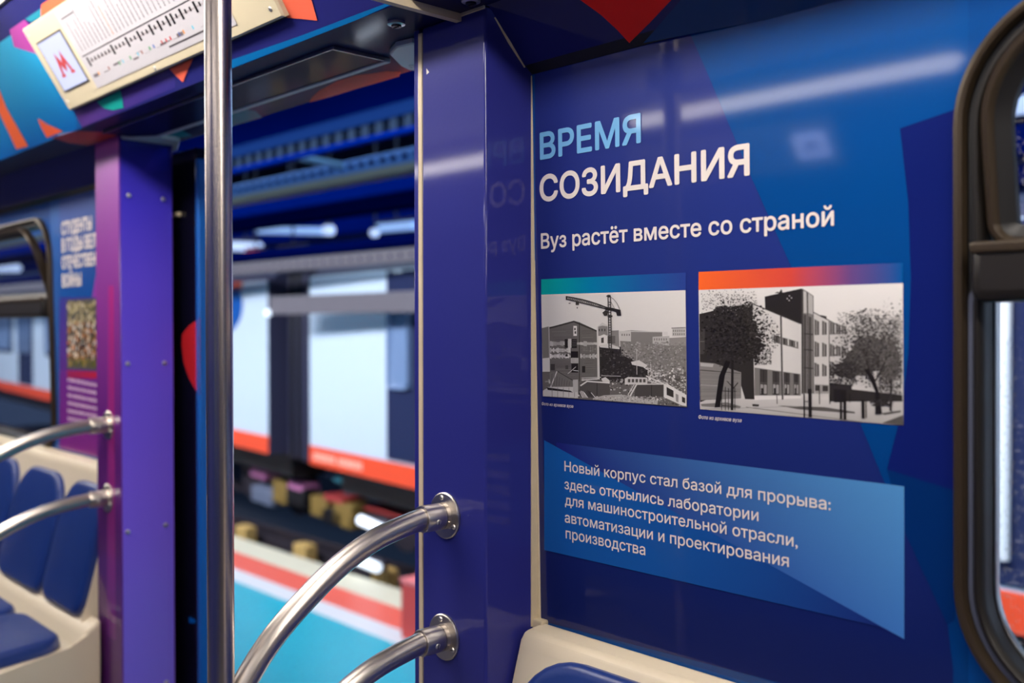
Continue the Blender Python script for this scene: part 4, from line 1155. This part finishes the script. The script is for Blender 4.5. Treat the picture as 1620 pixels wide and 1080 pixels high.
# ---- opposite train
ANG = -math.atan(.0897)
WTR = mat('white_train_paint', (196, 210, 228), .35, var=.02); ORG = mat('orange_train_stripe', (236, 78, 40), .4)
DKG = mat('dark_train_glass', (40, 46, 78), .12); DKE = mat('dark_gangway', (52, 52, 78), .5); PINKM = mat('pink_trim', (190, 120, 190), .4); GRYB = mat('grey_blue_panel', (110, 132, 168), .35)
def metro_car(label, org, x0, x1, segs):
    t = thing('metro_car', label, 'train', org, ANG)
    m = MB(); zt = 2.14
    prof = [(0, -.02), (0, 1.93), (.02, 1.97), (2.58, 1.97), (2.6, 1.93), (2.6, -.02)]
    m.extrude(lambda x: [Vector((x, y, z)) for y, z in prof], [x0, x1], WTR); m.build('body', t, ang=20)
    m = MB(); m.extrude(lambda x: [Vector((x, y, z)) for y, z in [(.05, 1.971), (.10, 2.05), (.4, zt), (2.2, zt), (2.5, 2.05), (2.55, 1.971)]], [x0, x1], DKE); m.build('roof', t, label='dark roof', ang=20)
    m = MB(); m.box((x0, -.012, -.245), (x1, 2.6, -.021), ORG, .01)
    if x0 == 0:      # pale strokes of writing on the stripe, too blurred to read
        rn = random.Random(3); PL = mat('pale_stripe_lettering', (245, 190, 170), .5)
        for xa_, xb_ in ((.12, .62), (.72, 1.25)):
            x = xa_
            while x < xb_:
                w_ = rn.uniform(.03, .06); m.box((x, -.016, -.18), (x + w_, -.0115, -.09), PL); x += w_ + .025
    st = m.build('stripe', t, label='orange stripe along the bottom edge')
    m = MB(); m.box((x1 - .001, -.013, -.25), (x1 + .008, 2.58, 1.98), DKE); m.build('end_wall', t, label='dark end wall')
    m = MB(); m.box((x0 + .1, .35, -.60), (x1 - .1, 2.3, -.246), BLACKM, .03); m.build('underframe', t)
    for a, b, kind in segs:
        if kind == 'door':
            m = MB(); m.box((a, -.02, .0), (b, .02, 1.96), DKG, .02); d = m.build('door', t, label='dark glazed double door')
            m = MB(); m.box(((a + b) / 2 - .012, -.03, 0), ((a + b) / 2 + .012, -.019, 1.95), BLACKM); m.build('door_seal', d)
            for s_ in (-1, 1):
                c = (a + b) / 2 + s_ * (b - a) / 4
                m = MB(); m.box((c - .2, -.028, .75), (c + .2, -.019, 1.72), GRYB, .06); m.build('door_window', d)
        elif kind == 'win':
            m = MB(); m.box((a, -.018, .72), (b, .02, 1.7), DKG, .05); d = m.build('window', t)
            m = MB(); m.box((a + .06, -.026, .8), (b - .06, -.017, 1.62), GRYB, .05); m.build('pane', d)
        elif kind == 'pink':
            m = MB(); m.box((a, -.016, .0), (b, .01, 1.95), PINKM); m.build('pink_panel', t)
    return t


OB = (-10.23, 6.295, 0)
carB = metro_car('white metro car with orange stripe across the track, seen through the doorway', OB, 0.0, 16.0,
                 [(1.78, 3.0, 'door'), (3.5, 5.0, 'win'), (5.6, 6.8, 'door'), (6.86, 7.0, 'pink'), (7.3, 9.4, 'door'), (9.6, 10.4, 'win'), (11, 12, 'win')])
carA = metro_car('white metro car behind the grab pole, with a round blue emblem at its end', OB, -24.0, -1.14,
                 [(-4.3, -3.0, 'door'), (-2.95, -2.8, 'pink'), (-7, -5.2, 'win'), (-9.4, -8.1, 'door'), (-8.0, -7.8, 'pink'), (-12.6, -10.6, 'win'), (-15.3, -13.9, 'door'), (-18, -16, 'win'), (-21, -19.6, 'door')])
# gangway between the cars
gw = thing('gangway_bellows', 'dark gangway bellows between the two white metro cars', 'gangway', OB, ANG)
m = MB(); m.box((-1.13, .25, -.3), (-.01, 2.3, 2.0), DKE, .02); m.build('bellows', gw)
for x_ in (-.95, -.75, -.55, -.35, -.18):
    m = MB(); m.box((x_ - .03, .2, -.3), (x_ + .03, 2.35, 2.05), BLACKM if x_ != -.55 else DKE, .02); m.build('rib', gw)
# emblem on car A
TR = Plane(Vector(OB), Vector((math.sin(ANG), -math.cos(ANG), 0)))
def to_local(p): return (Matrix.Rotation(-ANG, 4, 'Z') @ (p - Vector(OB)))
m = MB(); c = to_local(TR.at(352, 484)); rr = abs(to_local(TR.at(384, 484)).x - c.x)
rz_ = abs(to_local(TR.at(352, 440)).z - c.z)
BLU = mat('blue_emblem', (0, 78, 160), .4); ORB = mat('rust_emblem', (190, 80, 50), .4)
m.mesh([Vector((c.x + rr * math.cos(a * .19635), -.004, c.z + rz_ * math.sin(a * .19635))) for a in range(32)] + [Vector((c.x + rr * math.cos(a * .19635), .004, c.z + rz_ * math.sin(a * .19635))) for a in range(32)],
       [tuple(range(32))] + [(i, (i + 1) % 32, 32 + (i + 1) % 32, 32 + i) for i in range(32)], BLU)
m.build('emblem', carA, label='round blue emblem')
m = MB(); a = to_local(TR.at(366, 447)); b = to_local(TR.at(383, 457)); m.box((a.x, -.008, b.z), (b.x, .0, a.z), ORB, .003); m.build('emblem_cap', carA, label='rust red mark')
# underframe equipment: bogie frames, boxes
rn = random.Random(8)
PURP = mat('pink_equipment', (196, 120, 170), .5); TEAL = mat('teal_equipment', (60, 150, 170), .5); REDQ = mat('red_equipment', (170, 60, 60), .5); WHQ = mat('pale_equipment', (110, 120, 145), .5); DKBL = mat('dark_blue_equipment', (30, 50, 90), .5)
EQ = [  # px box on the plane of the bogies, material, car
    (395, 735, 420, 760, PURP, carA), (404, 700, 416, 720, WHQ, carA), (396, 766, 430, 803, WHQ, carA), (430, 755, 452, 800, YELD, carA),
    (452, 766, 480, 806, BLACKM, carB), (454, 758, 478, 782, PURP, carB), (446, 726, 470, 746, TEAL, carB), (482, 780, 508, 820, YELD, carB), (510, 780, 540, 800, REDQ, carB), (508, 800, 541, 836, BLACKM, carB),
    (540, 796, 570, 845, YELD, carB), (536, 752, 565, 772, TEAL, carB), (548, 770, 562, 786, WHQ, carB), (575, 800, 640, 822, REDQ, carB), (575, 765, 600, 798, DKBL, carB), (612, 770, 648, 800, DKBL, carB), (512, 745, 530, 758, DKBL, carB), (372, 712, 384, 735, WHQ, carA)]
BG = Plane(Vector(OB) + Vector((0, .55, 0)), TR.n)
for (xa, ya, xb, yb, mm, car) in EQ:
    a = to_local(BG.at(xa, ya)); b = to_local(BG.at(xb, yb)); d = rn.uniform(.2, .5)
    m = MB(); m.box((min(a.x, b.x), a.y, min(a.z, b.z)), (max(a.x, b.x), a.y + d, max(a.z, b.z)), mm, .03)
    cx = (a.x + b.x) / 2; lo, hi = min(a.x, b.x), max(a.x, b.x)
    own = gw if -1.14 < cx < 0 else (carA if cx < 0 else carB)
    l0, l1 = (-1.12, -.02) if own is gw else ((-30, -1.15) if own is carA else (.01, 20))
    sh_ = (l0 - lo) if lo < l0 else ((l1 - hi) if hi > l1 else 0)
    m.v = [v + Vector((sh_, 0, 0)) for v in m.v]
    m.build('bogie_frame' if mm is YELD else 'equipment_box', own)
for car, xs_ in ((carB, (.9, 2.9)), (carA, (-3.4, -1.9))):
    for x_ in xs_:
        m = MB(); m.tube([(x_, .75, -.83), (x_, .87, -.83)], .40, RAILM, 32); m.build('wheel', car)

# ---- overhead steel and lamps
STB = mat('blue_painted_steel', (0, 36, 140), .9, spec=0, var=.1, vscale=1.5); STL = mat('light_blue_tray', (84, 132, 205), .5); STN = mat('navy_painted_steel', (0, 8, 66), .95, spec=0, var=.2, vscale=1); TAN = mat('tan_tray_underside', (130, 130, 120), .5); GREYB = mat('grey_beam', (96, 90, 98), .6, var=.08); LATT = mat('teal_lattice', (12, 44, 76), .8)

def beam_px(y, xl, yt, yb, depth, material, name, label, cat='beam', extra=None, x1=10):
    """a horizontal beam along the car at distance y whose face shows between image rows yt and yb at column xl"""
    q = yplane(y); za = q.at(xl, yt).z; zb = q.at(xl, yb).z
    m = MB(); m.box((-40, y, zb), (x1, y + depth, za), material, .01, 1)
    if extra: extra(m, za, zb)
    t = world_thing(name, label, cat, (-12, y, zb))
    m.build('web', t)
    return t, za, zb


t, za, zb = beam_px(4.6, 365.5, 120, 252, .12, STN, 'gallery_fascia', 'deep navy gallery fascia right under the doorway lintel')
m = MB(); m.box((-40, 4.57, zb), (10, 4.60, zb + .10), mat('dull_blue_band', (6, 44, 104), .8, spec=.1)); m.build('lower_band', t)
q = yplane(4.6); z2 = q.at(365.5, 268).z
m = MB()
x = -16.0
while x < -2:
    m.box((x, 4.60, z2), (x + .10, 4.66, zb), LATT); x += .19
m.box((-40, 4.59, z2 - .03), (10, 4.67, z2), STB); m.build('lattice', t, label='teal lattice edge')
t, za, zb = beam_px(6.0, 365.5, 294, 312, .25, STL, 'cable_tray', 'light blue perforated cable tray running above the opposite train', extra=lambda m, za, zb: [m.box((-16 + i * .19, 5.992, zb + .06), (-15.9 + i * .19, 6.0, zb + .10), STN) for i in range(66)])
z3 = yplane(6.0).at(365.5, 320.5).z
m = MB(); m.box((-40, 6.0, z3), (10, 6.25, zb), TAN); m.build('bottom_flange', t)
# cross strut
a = yplane(4.75).at(421, 238); b = yplane(5.95).at(540, 262)
m = MB(); m.tube([a, b], .035, mat('pale_blue_strut', (110, 150, 185), .4), 8); tag(m.build('cross_strut'), 'thin pale blue strut between the navy fascia and the cable tray', 'strut')
t, za, zb = beam_px(7.6, 365.5, 322, 346, .2, STB, 'roof_beam', 'bright blue roof beam just below the light blue cable tray')
t, za, zb = beam_px(9.0, 365.5, 347, 366, .3, STN, 'roof_beam', 'wide navy roof beam above the row of blue lamps')
t, za, zb = beam_px(11.5, 365.5, 370, 392, .2, STB, 'roof_beam', 'distant blue roof beam level with the row of bluish lamps')
t, za, zb = beam_px(5.75, 365.5, 418, 435, .12, GREYB, 'perforated_girder', 'grey brown perforated girder hanging over the roofs of the opposite train', x1=-7.2,
                    extra=lambda m, za, zb: [m.tube([(-14 + i * .17, 5.745, (za + zb) / 2), (-14 + i * .17, 5.751, (za + zb) / 2)], .02, STN, 8) for i in range(39)])
t, za, zb = beam_px(6.6, 365.5, 400, 414, .2, STN, 'roof_beam', 'dark navy beam on top of the grey perforated girder')
# grey bar in front of car B
q = yplane(5.75); a = q.at(426, 466); b = q.at(426, 496); c = q.at(655, 480)
t = world_thing('steel_bar', 'flat grey steel bar crossing in front of the white metro car', 'bar', (a.x, 5.75, b.z))
m = MB(); zc_ = .5 * (q.at(426, 467).z + q.at(655, 462).z); zd_ = .5 * (q.at(426, 495).z + q.at(655, 497).z)
m.box((a.x, 5.75, zd_), (-7.0, 5.80, zc_), GREYB, .01); m.build('bar', t)
m = MB(); m.tube([(a.x - .03, 5.74, zd_ + .02), (a.x + .02, 5.74, zd_ + .02)], .035, EM, 10); m.build('end_lamp', t, label='small white lamp at the bar end')
# lamps under the far roof
BLE = mat('bluish_lamp_glow', (200, 220, 255), .3, emit=(150, 190, 255), estr=0.6); BLW = mat('white_lamp_glow', (230, 240, 255), .3, emit=(190, 212, 255), estr=0.95); REDL = mat('red_glow', (220, 90, 80), .3, emit=(230, 90, 80), estr=.8)
q = yplane(10.5)
for (xa, ya, xb, yb, r_, mm, yy, lb) in ((406, 364, 512, 366, .07, BLE, 10.5, 'long bluish lamp under the depot roof in the middle of the doorway'), (366, 389, 410, 391, .10, BLW, 10.5, 'bright lamp under the depot roof close to the steel pole'), (598, 361, 655, 356, .08, BLE, 10.5, 'bluish lamp under the depot roof next to the near pillar'),
                               (516, 364, 524, 364, .09, BLW, 10.0, 'round bright lamp right of the long bluish lamp'), (590, 368, 595, 368, .07, BLW, 10.0, 'small round lamp left of the lamp next to the near pillar'), (440, 397, 486, 393, .05, BLW, 9.6, 'short white lamp low over the perforated girder'), (390, 400, 418, 399, .05, REDL, 9.2, 'small red light low under the depot roof near the pole'),
                               (1560, 150, 2100, 60, .22, BLW, 9.0, 'wide white depot lamp glowing through the upper light of the right window'), (-60, 425, 28, 424, .12, BLW, 10.0, 'bright white lamp seen through the upper light of the far left window')):
    q = yplane(yy); a = q.at(xa, ya); b = q.at(xb, yb)
    if xa == 1560: b.z = a.z
    t = world_thing('depot_lamp', lb, 'lamp', tuple((a + b) / 2))
    m = MB(); m.tube([a, b], r_, mm, 14); m.build('tube', t)
    zt_ = max(a.z, b.z) + r_ * .8
    m = MB(); m.box((min(a.x, b.x), yy - .03, zt_), (max(a.x, b.x), yy + .06, zt_ + .05), RAILM); m.build('holder', t)
    m = MB(); c = (a.x + b.x) / 2; m.box((c - .015, yy, zt_ + .05), (c + .015, yy + .03, 5.199), RAILM); m.build('hanger', t)
# white grab bar beside a door of the near white car, seen in the right window
a = to_local(TR.at(1598, 520)); b = to_local(TR.at(1609, 885))
m = MB(); m.tube([(a.x, -.06, 1.9), (a.x, -.06, b.z)], .035, WHITEP, 12); m.build('door_bar', carB, label='pale vertical bar')

bpy.data.objects.remove(_to); bpy.data.curves.remove(_tc)
for o in SC.objects:
    if '_local' in o: del o['_local']
